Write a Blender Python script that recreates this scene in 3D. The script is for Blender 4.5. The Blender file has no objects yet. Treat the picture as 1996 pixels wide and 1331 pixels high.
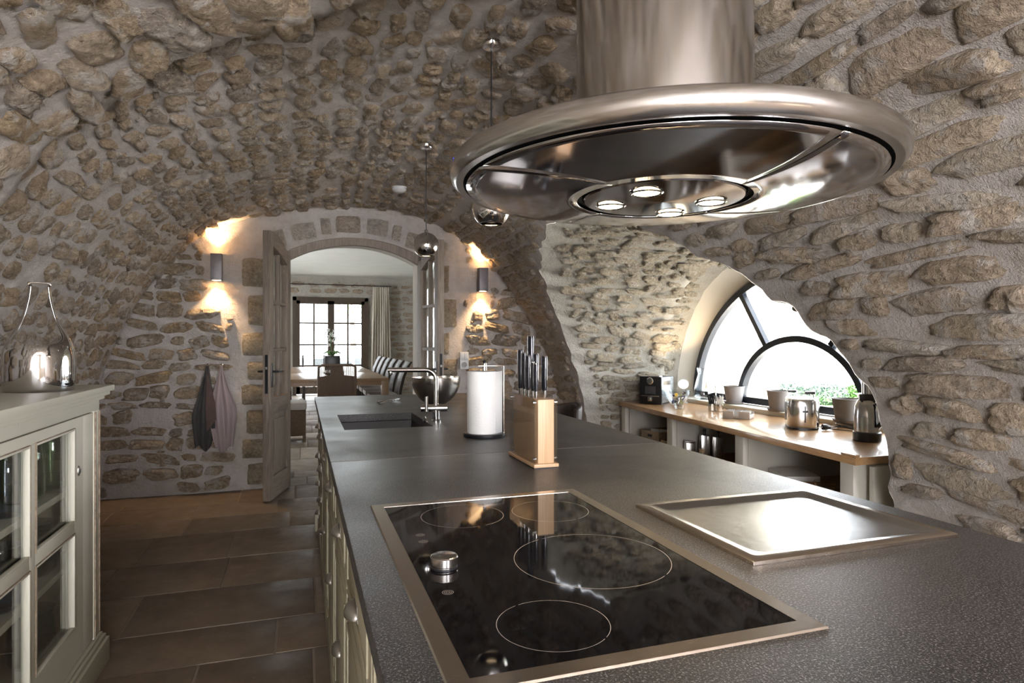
import bpy, bmesh, math, random
from mathutils import Vector, Matrix, noise
from mathutils.geometry import delaunay_2d_cdt
random.seed(7)
PI = math.pi
D = bpy.data
COL = bpy.context.scene.collection
sc = bpy.context.scene

# ------------------------------------------------------------------ camera, world, sun, daylight
cam_d = D.cameras.new('camera'); cam = D.objects.new('camera', cam_d); COL.objects.link(cam)
cam.location = (0, 0, 1.33); cam.rotation_euler = (PI/2, 0, -math.atan(411/1223))
cam_d.lens = 1223/1996*36; cam_d.sensor_width = 36; cam_d.clip_start = 0.02; cam_d.clip_end = 300
sc.camera = cam
w = D.worlds.new('world'); sc.world = w; w.use_nodes = True
bg = w.node_tree.nodes['Background']; bg.inputs[0].default_value = (0.90, 0.93, 1.0, 1); bg.inputs[1].default_value = 10.0
sun_d = D.lights.new('sun', 'SUN'); sun_d.energy = 45; sun_d.angle = 0.01; sun_d.color = (1, 0.95, 0.86)
sun = D.objects.new('sun', sun_d); COL.objects.link(sun)
sun.rotation_euler = Vector((0.22, 0.42, -0.88)).to_track_quat('-Z', 'Y').to_euler()

def area(name, loc, direction, sx, sy, energy, color, portal=False):
    l = D.lights.new(name, 'AREA'); l.shape = 'RECTANGLE'; l.size = sx; l.size_y = sy; l.energy = energy; l.color = color
    if portal: l.cycles.is_portal = True
    o = D.objects.new(name, l); COL.objects.link(o); o.location = loc
    o.rotation_euler = Vector(direction).to_track_quat('-Z', 'Z').to_euler(); return o
area('portal_niche', (3.72, 3.95, 1.38), (-1, 0, 0), 2.6, 1.2, 1, (1, 1, 1), True)
area('portal_dining', (0.72, 16.62, 1.3), (0, -1, 0), 2.0, 2.5, 1, (1, 1, 1), True)
area('portal_dining_side', (-2.9, 11.8, 1.25), (1, 0, 0), 2.4, 2.1, 1, (1, 1, 1), True)  # unseen side opening, added to brighten the dining room
# daylight in the glazed garden door behind the photographer, and in an unseen window added next to it
area('daylight_garden_door', (-0.35, -2.42, 1.25), (0.0, 1, 0.0), 1.9, 2.1, 100, (1.0, 0.97, 0.92))
area('added_back_daylight', (1.9, -2.42, 1.75), (-0.05, 1, -0.05), 0.8, 1.0, 130, (0.98, 0.94, 1.0))
vs = sc.view_settings
vs.view_transform = 'Standard'; vs.look = 'None'; vs.gamma = 1; vs.use_curve_mapping = False; vs.exposure = 0.5
sc.cycles.max_bounces = 8; sc.cycles.diffuse_bounces = 4; sc.cycles.glossy_bounces = 4
sc.cycles.transparent_max_bounces = 12; sc.cycles.transmission_bounces = 6
sc.cycles.sample_clamp_indirect = 6; sc.cycles.caustics_reflective = False; sc.cycles.caustics_refractive = False

# ------------------------------------------------------------------ materials
class NT:
    def __init__(s, name):
        s.m = D.materials.new(name); s.m.use_nodes = True; s.t = s.m.node_tree; s.b = s.t.nodes['Principled BSDF']
        s.out = s.t.nodes['Material Output']
    def n(s, typ, **k):
        nd = s.t.nodes.new(typ)
        for a, v in k.items(): setattr(nd, a, v)
        return nd
    def l(s, a, b): s.t.links.new(a, b)
    def inp(s, nd, **k):
        for a, v in k.items(): nd.inputs[a.replace('_', ' ')].default_value = v
    def pos(s, obj=False):
        if obj: return s.n('ShaderNodeTexCoord').outputs['Object']
        return s.n('ShaderNodeNewGeometry').outputs['Position']
    def noise(s, vec, scale, detail=4, rough=0.55, dist=0):
        nd = s.n('ShaderNodeTexNoise'); s.l(vec, nd.inputs['Vector']); s.inp(nd, Scale=scale, Detail=detail, Roughness=rough, Distortion=dist)
        return nd.outputs['Fac']
    def ramp(s, fac, stops):
        r = s.n('ShaderNodeValToRGB'); s.l(fac, r.inputs[0]); e = r.color_ramp.elements
        while len(e) < len(stops): e.new(0.5)
        for i, (p, c) in enumerate(stops):
            e[i].position = p; e[i].color = (c, c, c, 1) if isinstance(c, (int, float)) else (*c, 1)
        return r.outputs[0]
    def mix(s, fac, a, b, mode='MIX'):
        m = s.n('ShaderNodeMix', data_type='RGBA', blend_type=mode)
        for sock, v in ((m.inputs[0], fac), (m.inputs[6], a), (m.inputs[7], b)):
            if hasattr(v, 'is_linked'): s.l(v, sock)
            elif isinstance(v, (int, float)): sock.default_value = v
            else: sock.default_value = (*v, 1)
        return m.outputs[2]
    def math(s, op, a, b=0.0, c=None):
        m = s.n('ShaderNodeMath', operation=op)
        for i, v in enumerate((a, b) if c is None else (a, b, c)):
            if hasattr(v, 'is_linked'): s.l(v, m.inputs[i])
            else: m.inputs[i].default_value = v
        return m.outputs[0]
    def scale(s, vec, v):
        m = s.n('ShaderNodeVectorMath', operation='MULTIPLY'); s.l(vec, m.inputs[0]); m.inputs[1].default_value = v
        return m.outputs[0]
    def bump(s, h, strength, dist=0.01):
        b = s.n('ShaderNodeBump'); s.l(h, b.inputs['Height']); s.inp(b, Strength=strength, Distance=dist)
        s.l(b.outputs[0], s.b.inputs['Normal'])
    def col(s, c):
        if hasattr(c, 'is_linked'): s.l(c, s.b.inputs['Base Color'])
        else: s.b.inputs['Base Color'].default_value = (*c, 1)
    def rough(s, v):
        if hasattr(v, 'is_linked'): s.l(v, s.b.inputs['Roughness'])
        else: s.b.inputs['Roughness'].default_value = v

def simple(name, c, rough=0.5, metal=0.0, var=0.12, scale=20, bump=0.0, bscale=80, stretch=None, coat=0):
    t = NT(name); p = t.pos(True)
    q = t.scale(p, stretch) if stretch else p
    f = t.noise(q, scale)
    t.col(t.ramp(f, [(0.3, tuple(x*(1-var) for x in c)), (0.7, tuple(min(1, x*(1+var)) for x in c))]))
    t.rough(rough); t.b.inputs['Metallic'].default_value = metal
    if coat: t.b.inputs['Coat Weight'].default_value = coat
    if bump: t.bump(t.noise(q, bscale), bump, 0.003)
    return t.m

def mortar_mat(name, c1, c2, c3):
    t = NT(name); p = t.pos()
    a = t.noise(p, 2.2, 4); b = t.noise(p, 14, 5, 0.65)
    c = t.mix(t.ramp(a, [(0.35, 0.0), (0.68, 1.0)]), c1, c2)
    c = t.mix(t.math('MULTIPLY', t.ramp(b, [(0.45, 0.0), (0.72, 1.0)]), 0.6), c, c3)
    t.col(c); t.rough(0.92)
    h = t.math('ADD', t.math('MULTIPLY', t.noise(p, 22, 6, 0.72), 1.3), t.math('MULTIPLY', t.noise(p, 110, 4, 0.7), 0.6))
    t.bump(h, 1.0, 0.022); return t.m

def stone_mat(name, pal, mort, smear=0.52, dark=1.0):
    t = NT(name); p = t.pos()
    oi = t.n('ShaderNodeObjectInfo').outputs['Random']; ri = t.n('ShaderNodeNewGeometry').outputs['Random Per Island']
    r = t.math('FRACT', t.math('ADD', oi, ri))
    k = len(pal)
    c = t.ramp(r, [((i+0.5)/k, pal[i]) for i in range(k)])
    n1 = t.noise(p, 9, 6, 0.65, 0.6); n2 = t.noise(p, 45, 5, 0.7)
    c = t.mix(t.ramp(n1, [(0.46, 0.0), (0.68, 0.6)]), c, tuple(x*0.5 for x in pal[0]))
    c = t.mix(t.math('MULTIPLY', t.ramp(n2, [(0.5, 0.0), (0.75, 1.0)]), 0.55), c, tuple(min(1, x*1.5) for x in pal[-1]))
    c = t.mix(t.math('MULTIPLY', t.ramp(n2, [(0.28, 1.0), (0.45, 0.0)]), 0.7), c, tuple(x*0.35 for x in pal[0]))
    sm = t.noise(p, 11, 5, 0.6)
    c = t.mix(t.ramp(sm, [(smear, 0.0), (smear+0.07, 0.8)]), c, mort)
    t.col(c); t.rough(0.88)
    v = t.n('ShaderNodeTexVoronoi', feature='F1'); t.l(t.scale(p, (1, 1, 1.6)), v.inputs['Vector']); v.inputs['Scale'].default_value = 26
    h = t.math('ADD', t.math('MULTIPLY', v.outputs['Distance'], 0.9), t.math('ADD', t.math('MULTIPLY', n2, 1.6), t.math('MULTIPLY', t.noise(p, 120, 4, 0.7), 0.8)))
    t.bump(h, 1.0, 0.024); return t.m

PAL = [(0.38, 0.285, 0.19), (0.46, 0.36, 0.255), (0.31, 0.26, 0.22), (0.46, 0.335, 0.20), (0.44, 0.355, 0.27), (0.55, 0.44, 0.32)]
PALR = [(0.50, 0.395, 0.285), (0.54, 0.43, 0.31), (0.46, 0.375, 0.30), (0.55, 0.43, 0.295), (0.56, 0.48, 0.38)]
MORT = (0.55, 0.505, 0.455)
M = {}
M['mortar'] = mortar_mat('lime_mortar', (0.55, 0.50, 0.465), (0.63, 0.58, 0.545), (0.42, 0.37, 0.31))
M['mortar_pale'] = mortar_mat('pale_mortar', (0.54, 0.52, 0.46), (0.61, 0.59, 0.53), (0.44, 0.40, 0.33))
M['stone'] = stone_mat('rubble_stone', PAL, MORT, 0.53)
M['stone_r'] = stone_mat('coursed_stone', PALR, MORT, 0.53)
M['stone_pale'] = stone_mat('pale_niche_stone', [(0.46, 0.39, 0.29), (0.52, 0.45, 0.34), (0.44, 0.39, 0.32), (0.52, 0.45, 0.34)], (0.60, 0.57, 0.50), 0.56)
M['quoin'] = stone_mat('dressed_stone', [(0.34, 0.27, 0.19), (0.42, 0.35, 0.26), (0.36, 0.29, 0.21), (0.44, 0.38, 0.30)], (0.46, 0.40, 0.33), 0.64)
M['quoin_pale'] = stone_mat('pale_voussoir', [(0.50, 0.44, 0.37), (0.56, 0.51, 0.44), (0.47, 0.39, 0.31)], (0.55, 0.50, 0.44), 0.6)
def plaster(name, c):
    t = NT(name); p = t.pos(); f = t.noise(p, 3, 5)
    t.col(t.ramp(f, [(0.3, tuple(x*0.93 for x in c)), (0.7, c)])); t.rough(0.9); t.bump(t.noise(p, 60, 4, 0.6), 0.25, 0.004); return t.m
M['plaster'] = plaster('smooth_plaster', (0.72, 0.69, 0.62))
M['ceiling_white'] = plaster('white_ceiling_paint', (0.76, 0.79, 0.74))
def flag(name, c):
    t = NT(name); p = t.pos(); r = t.n('ShaderNodeObjectInfo').outputs['Random']
    base = t.ramp(r, [(0.1, tuple(x*0.82 for x in c)), (0.5, c), (0.9, tuple(x*1.15 for x in c))])
    n = t.noise(p, 7, 6, 0.65)
    base = t.mix(t.ramp(n, [(0.35, 0.0), (0.7, 0.5)]), base, tuple(x*0.6 for x in c))
    sp = t.noise(p, 70, 3, 0.7); base = t.mix(t.ramp(sp, [(0.62, 0.0), (0.72, 0.55)]), base, tuple(min(1, x*1.7) for x in c))
    t.col(base); t.rough(t.ramp(n, [(0.3, 0.38), (0.7, 0.6)])); t.bump(t.math('ADD', n, t.math('MULTIPLY', sp, 0.4)), 0.35, 0.004); return t.m
M['flag'] = flag('limestone_flagstone', (0.165, 0.118, 0.08))
M['flag_d'] = flag('dining_flagstone', (0.36, 0.30, 0.24))
M['grout'] = simple('floor_joint', (0.25, 0.20, 0.155), 0.9)
# dark granite
t = NT('dark_granite'); p = t.pos()
sp = t.noise(p, 300, 2, 0.8); n1 = t.noise(p, 2.6, 5, 0.6, 0.8); n2 = t.noise(p, 260, 3, 0.7)
c = t.mix(t.ramp(n1, [(0.35, 0.0), (0.7, 1.0)]), (0.026, 0.026, 0.027), (0.050, 0.046, 0.044))
c = t.mix(t.ramp(sp, [(0.56, 0.0), (0.63, 0.75)]), c, (0.34, 0.32, 0.31))
t.col(c); t.rough(t.ramp(n1, [(0.35, 0.30), (0.7, 0.42)])); t.bump(t.math('ADD', n2, sp), 0.45, 0.0025); t.b.inputs['Specular IOR Level'].default_value = 0.38; M['granite'] = t.m
def steel(name, c, rough, stretch=(1, 1, 1), amt=0.06, bump=0.03):
    t = NT(name); p = t.pos(True); f = t.noise(t.scale(p, stretch), 60, 4, 0.7)
    t.col(tuple(c)); t.b.inputs['Metallic'].default_value = 1
    t.rough(t.ramp(f, [(0.3, max(0.01, rough-amt)), (0.7, rough+amt)]))
    if bump: t.bump(f, bump, 0.001)
    return t.m
M['steel_v'] = steel('brushed_steel_vertical', (0.54, 0.52, 0.50), 0.17, (8, 8, 0.05), 0.035, 0)
M['steel'] = steel('brushed_steel', (0.54, 0.525, 0.51), 0.20, (1, 1, 6), 0.03, 0)
M['steel_mir'] = steel('polished_steel_panel', (0.56, 0.54, 0.55), 0.09, (0.3, 6, 1), 0.025, 0)
M['steel_frame'] = steel('brushed_steel_frame', (0.66, 0.58, 0.50), 0.22, (1, 8, 1))
M['griddle'] = steel('griddle_plate', (0.60, 0.60, 0.60), 0.20, (1, 1, 1), 0.05)
M['chrome'] = steel('chrome', (0.80, 0.80, 0.80), 0.05, (1, 1, 1), 0.02, 0)
M['nickel'] = steel('brushed_nickel', (0.46, 0.44, 0.41), 0.36)
t = NT('black_hob_glass'); t.col((0.004, 0.004, 0.005)); t.rough(t.ramp(t.noise(t.pos(), 5, 5), [(0.3, 0.015), (0.75, 0.06)])); t.b.inputs['Specular IOR Level'].default_value = 0.5; M['hob'] = t.m
M['black'] = simple('black_plastic', (0.012, 0.012, 0.014), 0.3)
M['black_gap'] = simple('dark_gap', (0.004, 0.004, 0.004), 0.8)
M['ring'] = simple('printed_line', (0.42, 0.38, 0.35), 0.5)
M['darkmetal'] = simple('blue_black_metal', (0.012, 0.018, 0.03), 0.35, 0.2)
def wood(name, c1, c2, rough=0.4, sc_=(1, 12, 12), s=6, coat=0.0):
    t = NT(name); p = t.pos(True); f = t.noise(t.scale(p, sc_), s, 6, 0.6, 0.8)
    t.col(t.ramp(f, [(0.3, c1), (0.7, c2)])); t.rough(rough); t.bump(f, 0.15, 0.002)
    t.b.inputs['Coat Weight'].default_value = coat; return t.m
M['oakdoor'] = wood('weathered_oak', (0.115, 0.088, 0.068), (0.26, 0.21, 0.165), 0.6, (14, 14, 0.8))
M['darkoak'] = wood('dark_stained_oak', (0.05, 0.035, 0.022), (0.09, 0.065, 0.042), 0.6, (14, 14, 0.8))
M['oakdoor_h'] = wood('weathered_oak_rail', (0.115, 0.088, 0.068), (0.24, 0.195, 0.155), 0.6, (0.8, 14, 14))
M['oaktop'] = wood('oiled_oak_top', (0.36, 0.20, 0.09), (0.50, 0.31, 0.155), 0.30, (14, 0.7, 14), 6, 0.3)
M['oaktable'] = wood('oak_table', (0.24, 0.145, 0.075), (0.34, 0.215, 0.12), 0.28, (8, 0.7, 8))
M['bamboo'] = wood('bamboo', (0.50, 0.31, 0.165), (0.66, 0.45, 0.27), 0.45, (60, 60, 1.0), 3)
M['boxwood'] = wood('pine_box', (0.32, 0.17, 0.07), (0.44, 0.26, 0.12), 0.5, (10, 1, 10))
def paint(name, c, worn, amt=0.66):
    t = NT(name); p = t.pos(True); f = t.noise(t.scale(p, (6, 6, 1.2)), 9, 6, 0.7); g = t.noise(p, 2.5, 4)
    b = t.mix(t.ramp(g, [(0.3, 0.0), (0.7, 1.0)]), tuple(x*0.92 for x in c), c)
    t.col(t.mix(t.ramp(f, [(amt, 0.0), (amt+0.05, 0.7)]), b, worn)); t.rough(0.5); t.bump(f, 0.12, 0.002); return t.m
M['cream'] = paint('aged_cream_paint', (0.62, 0.60, 0.50), (0.30, 0.22, 0.15))
M['olive'] = paint('aged_olive_cream_paint', (0.31, 0.275, 0.19), (0.17, 0.13, 0.08), 0.72)
M['white_paint'] = paint('white_cupboard_paint', (0.62, 0.59, 0.52), (0.4, 0.34, 0.26), 0.7)
M['worn'] = simple('worn_edge', (0.24, 0.18, 0.125), 0.7, var=0.4, scale=50)
def glass(name, tint=(1, 1, 1), refl=1.0, rough=0.0):
    t = NT(name); t.t.nodes.remove(t.b)
    tr = t.n('ShaderNodeBsdfTransparent'); tr.inputs[0].default_value = (*tint, 1)
    gl = t.n('ShaderNodeBsdfGlossy'); gl.inputs['Roughness'].default_value = rough; gl.inputs[0].default_value = (1, 1, 1, 1)
    lw = t.n('ShaderNodeLayerWeight'); lw.inputs[0].default_value = 0.5
    mx = t.n('ShaderNodeMixShader'); t.l(t.math('MULTIPLY', t.math('MULTIPLY_ADD', t.math('POWER', lw.outputs['Facing'], 4.0), 0.75, 0.035), refl), mx.inputs[0]); t.l(tr.outputs[0], mx.inputs[1]); t.l(gl.outputs[0], mx.inputs[2])
    t.l(mx.outputs[0], t.out.inputs[0]); return t.m
M['glass'] = glass('clear_glass', (0.97, 0.98, 0.97), 0.9)
M['glass_thin'] = glass('clear_glassware', (0.90, 0.92, 0.93), 1.6)
M['acrylic'] = glass('acrylic', (0.93, 0.94, 0.93), 1.0)
M['glass_green'] = glass('green_glass', (0.60, 0.84, 0.52), 1.2)
M['glass_blue'] = glass('blue_glass', (0.66, 0.78, 0.92), 1.2)
M['glass_grey'] = glass('grey_glass', (0.8, 0.82, 0.82), 1.2)
def emit(name, c, s):
    t = NT(name); t.b.inputs['Emission Color'].default_value = (*c, 1); t.b.inputs['Emission Strength'].default_value = s; t.col(c); return t.m
M['bulb'] = emit('lit_halogen', (1.0, 0.80, 0.52), 14)
M['bulb_dim'] = emit('pendant_glow', (1.0, 0.72, 0.42), 3)
M['lampface'] = emit('lit_lamp_face', (1.0, 0.92, 0.74), 4)
t = NT('paper_towel'); p = t.pos(True); v = t.n('ShaderNodeTexVoronoi'); t.l(p, v.inputs['Vector']); v.inputs['Scale'].default_value = 150
t.col((0.82, 0.82, 0.80)); t.rough(0.95); t.bump(v.outputs['Distance'], 0.5, 0.002); M['paper'] = t.m
M['white_ceramic'] = simple('white_ceramic', (0.72, 0.72, 0.70), 0.25, var=0.03)
M['cup_cer'] = simple('cream_ceramic', (0.50, 0.44, 0.38), 0.4, var=0.1)
M['grey_pot'] = simple('grey_clay', (0.27, 0.25, 0.245), 0.75, var=0.08, bump=0.15)
M['linen'] = simple('linen', (0.60, 0.55, 0.47), 0.9, var=0.06, scale=8, bump=0.2, bscale=200, stretch=(1, 1, 0.2))
M['taupe'] = simple('taupe_lamp_metal', (0.16, 0.145, 0.15), 0.45, 0.3)
M['leather'] = simple('dark_leather', (0.028, 0.018, 0.013), 0.55, var=0.2)
M['cushion'] = simple('pale_cushion', (0.50, 0.48, 0.46), 0.85, var=0.06)
M['wicker'] = simple('brown_wicker', (0.13, 0.085, 0.055), 0.6, var=0.4, scale=60, bump=0.4, bscale=150, stretch=(1, 1, 3))
M['towel_dark'] = simple('charcoal_cloth', (0.045, 0.042, 0.042), 0.95, bump=0.3, bscale=300)
M['towel_brown'] = simple('brown_cloth', (0.085, 0.055, 0.045), 0.95, bump=0.3, bscale=300)
t = NT('waffle_cloth'); p = t.pos(True)
ck = t.n('ShaderNodeTexChecker'); t.l(t.scale(p, (1, 0.2, 1)), ck.inputs['Vector']); ck.inputs['Scale'].default_value = 130
ck.inputs['Color1'].default_value = (0.40, 0.33, 0.34, 1); ck.inputs['Color2'].default_value = (0.22, 0.165, 0.17, 1)
t.col(ck.outputs[0]); t.rough(0.95); t.bump(ck.outputs[1], 0.3, 0.002); M['waffle'] = t.m
M['plastic_w'] = simple('grey_white_plastic', (0.50, 0.50, 0.50), 0.4, var=0.03)
M['cork'] = simple('natural_wicker_basket', (0.26, 0.20, 0.14), 0.8, var=0.3, scale=50)
M['lawn'] = simple('lawn', (0.20, 0.33, 0.10), 0.9, var=0.4, scale=2)
M['leaf'] = simple('leaf_green', (0.08, 0.16, 0.05), 0.6, var=0.5, scale=6)
M['leaf_grey'] = simple('lavender_leaf', (0.14, 0.19, 0.17), 0.7, var=0.5, scale=6)
M['petal'] = simple('white_petal', (0.75, 0.75, 0.72), 0.6, var=0.05)
M['terrace'] = simple('terrace_stone', (0.62, 0.60, 0.57), 0.85, var=0.15, scale=2)  # paled so the ground bounces more sun up into the vault
M['garden_grey'] = simple('grey_garden_weave', (0.22, 0.25, 0.28), 0.7)
M['bark'] = simple('bark', (0.12, 0.09, 0.06), 0.9)
M['sinkm'] = simple('black_composite_sink', (0.014, 0.014, 0.017), 0.32, var=0.1)

# ------------------------------------------------------------------ mesh helpers
class MB:
    def __init__(s): s.v = []; s.f = []
    def add(s, vs, fs, mt=None):
        o = len(s.v); s.v += [tuple(mt @ Vector(v)) if mt else tuple(v) for v in vs]; s.f += [tuple(i+o for i in f) for f in fs]; return s
    def box(s, x0, x1, y0, y1, z0, z1, mt=None):
        vs = [(x, y, z) for z in (z0, z1) for y in (y0, y1) for x in (x0, x1)]
        return s.add(vs, [(0, 2, 3, 1), (4, 5, 7, 6), (0, 1, 5, 4), (2, 6, 7, 3), (0, 4, 6, 2), (1, 3, 7, 5)], mt)
    def prism(s, pts, z0, z1, mt=None):
        n = len(pts); vs = [(x, y, z0) for x, y in pts] + [(x, y, z1) for x, y in pts]
        fs = [tuple(range(n))[::-1], tuple(range(n, 2*n))] + [(i, (i+1) % n, (i+1) % n+n, i+n) for i in range(n)]
        return s.add(vs, fs, mt)
    def lathe(s, prof, n=24, c=(0, 0, 0), mt=None, cap=True):
        vs = []; fs = []; k = len(prof)
        for r, z in prof:
            for j in range(n):
                a = 2*PI*j/n; vs.append((c[0]+r*math.cos(a), c[1]+r*math.sin(a), c[2]+z))
        for i in range(k-1):
            for j in range(n):
                a, b = i*n+j, i*n+(j+1) % n; fs.append((a, b, b+n, a+n))
        if cap:
            if prof[0][0] > 1e-5: fs.append(tuple(range(n))[::-1])
            if prof[-1][0] > 1e-5: fs.append(tuple(range((k-1)*n, k*n)))
        return s.add(vs, fs, mt)
    def tube(s, pts, r, n=8, closed=False, cap=True):
        P = [Vector(p) for p in pts]; k = len(P); vs = []; fs = []; up = None
        for i, p in enumerate(P):
            if closed: tg = (P[(i+1) % k]-P[i-1]).normalized()
            else: tg = (P[min(i+1, k-1)]-P[max(i-1, 0)]).normalized()
            if up is None: up = Vector((0, 0, 1)) if abs(tg.z) < 0.9 else Vector((1, 0, 0))
            e1 = (up-tg*up.dot(tg)).normalized(); e2 = tg.cross(e1); up = e1
            rr = r[i] if isinstance(r, (list, tuple)) else r
            for j in range(n):
                a = 2*PI*j/n; vs.append(tuple(p+e1*rr*math.cos(a)+e2*rr*math.sin(a)))
        for i in range(k if closed else k-1):
            for j in range(n):
                a, b = i*n+j, i*n+(j+1) % n; c_, d_ = ((i+1) % k)*n+(j+1) % n, ((i+1) % k)*n+j
                fs.append((a, b, c_, d_))
        if cap and not closed: fs += [tuple(range(n))[::-1], tuple(range((k-1)*n, k*n))]
        return s.add(vs, fs)
    def sweep(s, pts, w, d, wdir=None):   # rectangular bar: offset points already given as (inner, outer) pairs in a plane, extruded along dirv
        pass
    def build(s, name, mat, parent=None, loc=(0, 0, 0), rz=0, smooth=True, bevel=0, ang=35, rot=None):
        me = D.meshes.new(name); me.from_pydata(s.v, [], s.f); me.update()
        bm = bmesh.new(); bm.from_mesh(me); bmesh.ops.recalc_face_normals(bm, faces=bm.faces)
        if bevel: 
            es = [e for e in bm.edges if len(e.link_faces) == 2 and e.calc_face_angle(0) > 0.6]
            bmesh.ops.bevel(bm, geom=es, offset=bevel, segments=2, profile=0.6, affect='EDGES', clamp_overlap=True)
        bm.to_mesh(me); bm.free()
        if smooth:
            me.polygons.foreach_set('use_smooth', [True]*len(me.polygons)); me.set_sharp_from_angle(angle=math.radians(ang))
        me.materials.append(mat if not isinstance(mat, str) else M[mat])
        o = D.objects.new(name, me); COL.objects.link(o); o.location = loc
        o.rotation_euler = rot if rot else (0, 0, rz)
        if parent: o.parent = parent
        return o
def rotm(axis, a, loc=(0, 0, 0)): return Matrix.Translation(loc) @ Matrix.Rotation(a, 4, axis)
def thing(name, label, cat, loc=(0, 0, 0), rz=0, group=None, kind=None):
    o = D.objects.new(name, None); COL.objects.link(o); o.location = loc; o.rotation_euler = (0, 0, rz); o.empty_display_size = 0.05
    return tag(o, label, cat, group, kind)
def tag(o, label, cat, group=None, kind=None):
    if label: o['label'] = label
    if cat: o['category'] = cat
    if group: o['group'] = group
    if kind: o['kind'] = kind
    return o
def struct(o, label=None):
    o['kind'] = 'structure'
    if label: o['label'] = label
    return o
def copy_tree(o, parent=None):
    c = o.copy(); COL.objects.link(c); c.parent = parent
    for ch in list(o.children): copy_tree(ch, c)
    return c
def spline(pts, n):
    out = []; k = len(pts)
    for i in range(k-1):
        p0, p1, p2, p3 = (Vector(pts[max(i-1, 0)]), Vector(pts[i]), Vector(pts[i+1]), Vector(pts[min(i+2, k-1)]))
        for j in range(n):
            t_ = j/n
            out.append(0.5*((2*p1)+(p2-p0)*t_+(2*p0-5*p1+4*p2-p3)*t_*t_+(3*p1-p0-3*p2+p3)*t_**3))
    out.append(Vector(pts[-1])); return out

# ------------------------------------------------------------------ the vaulted shell
CUR = [Vector(p) for p in spline([(-1.66, -0.08), (-1.64, 0.5), (-1.58, 1.0), (-1.43, 1.44), (-1.20, 1.86), (-0.84, 2.24), (-0.3, 2.48), (0.35, 2.60),
       (0.9, 2.585), (1.35, 2.44), (1.75, 2.17), (2.08, 1.80), (2.34, 1.38), (2.52, 0.95), (2.64, 0.55), (2.74, 0.15), (2.78, -0.08)], 8)]
SL = [0.0]
for i in range(1, len(CUR)): SL.append(SL[-1]+(CUR[i]-CUR[i-1]).length)
ST = SL[-1]
def cur(s):
    s = min(max(s, 0), ST-1e-6); lo, hi = 0, len(SL)-1
    while hi-lo > 1:
        m = (lo+hi)//2
        if SL[m] <= s: lo = m
        else: hi = m
    f = (s-SL[lo])/(SL[hi]-SL[lo]); p = CUR[lo].lerp(CUR[hi], f)
    a = CUR[max(lo-1, 0)]; b = CUR[min(hi+1, len(CUR)-1)]; tg = (b-a).normalized()
    return p, tg
def s_of_z(z, right=True):
    best = None
    rng = range(len(CUR)//2, len(CUR)-1) if right else range(0, len(CUR)//2)
    for i in rng:
        a, b = CUR[i].y, CUR[i+1].y
        if (a-z)*(b-z) <= 0 and a != b: return SL[i]+(SL[i+1]-SL[i])*(z-a)/(b-a)
    return ST if right else 0.0
def sm(x): x = min(max(x, 0), 1); return x*x*(3-2*x)
def rough_n(p, amp=0.010): return 2.2*amp*noise.noise(p*1.1)+0.6*amp*noise.noise(p*5)+0.45*amp*noise.noise(p*12)
def ledge(x, y):
    if x > 0.7: return 0.0
    yc = 2.42-0.52*x if x < 0.1 else 2.37-0.9*(x-0.1)
    yc += 0.05*noise.noise(Vector((x*4, 0, 3)))
    return 0.075*sm((yc-y)/0.07)*sm((0.7-x)/0.4)
def vault(s, y):
    c, tg = cur(s); n = Vector((tg.y, 0, -tg.x)); p = Vector((c.x, y, c.y))
    return p+n*(rough_n(p)+ledge(c.x, y)), n, Vector((tg.x, 0, tg.y))

OPEN = spline([(5.55, -0.08), (5.54, 0.5), (5.50, 0.9), (5.42, 1.3), (5.28, 1.65), (5.05, 1.93), (4.65, 2.12), (4.15, 2.2), (3.6, 2.12), (3.12, 1.93), (2.72, 1.67), (2.42, 1.39), (2.20, 1.1), (2.22, 0.7), (2.24, 0.3), (2.24, -0.08)], 14)
WIN = spline([(5.34, -0.08), (5.34, 0.45), (5.31, 0.8), (5.21, 1.13), (5.02, 1.43), (4.75, 1.69), (4.4, 1.86), (3.97, 1.93), (3.54, 1.86), (3.2, 1.69), (2.92, 1.43), (2.73, 1.13), (2.63, 0.8), (2.6, 0.5), (2.6, 0.25), (2.6, -0.08)], 14)
OPENJ = []
for i, p in enumerate(OPEN):
    a, b = OPEN[max(i-1, 0)], OPEN[min(i+1, len(OPEN)-1)]; tg = (b-a).normalized(); j = 0.03*noise.noise(Vector((p.x*5, p.y*5, 0)))+0.04*noise.noise(Vector((p.x*11, p.y*11, 0)))
    OPENJ.append(p+Vector((-tg.y, tg.x))*j if 0 < i < len(OPEN)-1 else p)
def inpoly(x, y, P):
    c = False; j = len(P)-1
    for i in range(len(P)):
        if (P[i][1] > y) != (P[j][1] > y) and x < (P[j][0]-P[i][0])*(y-P[i][1])/(P[j][1]-P[i][1])+P[i][0]: c = not c
        j = i
    return c
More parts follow.
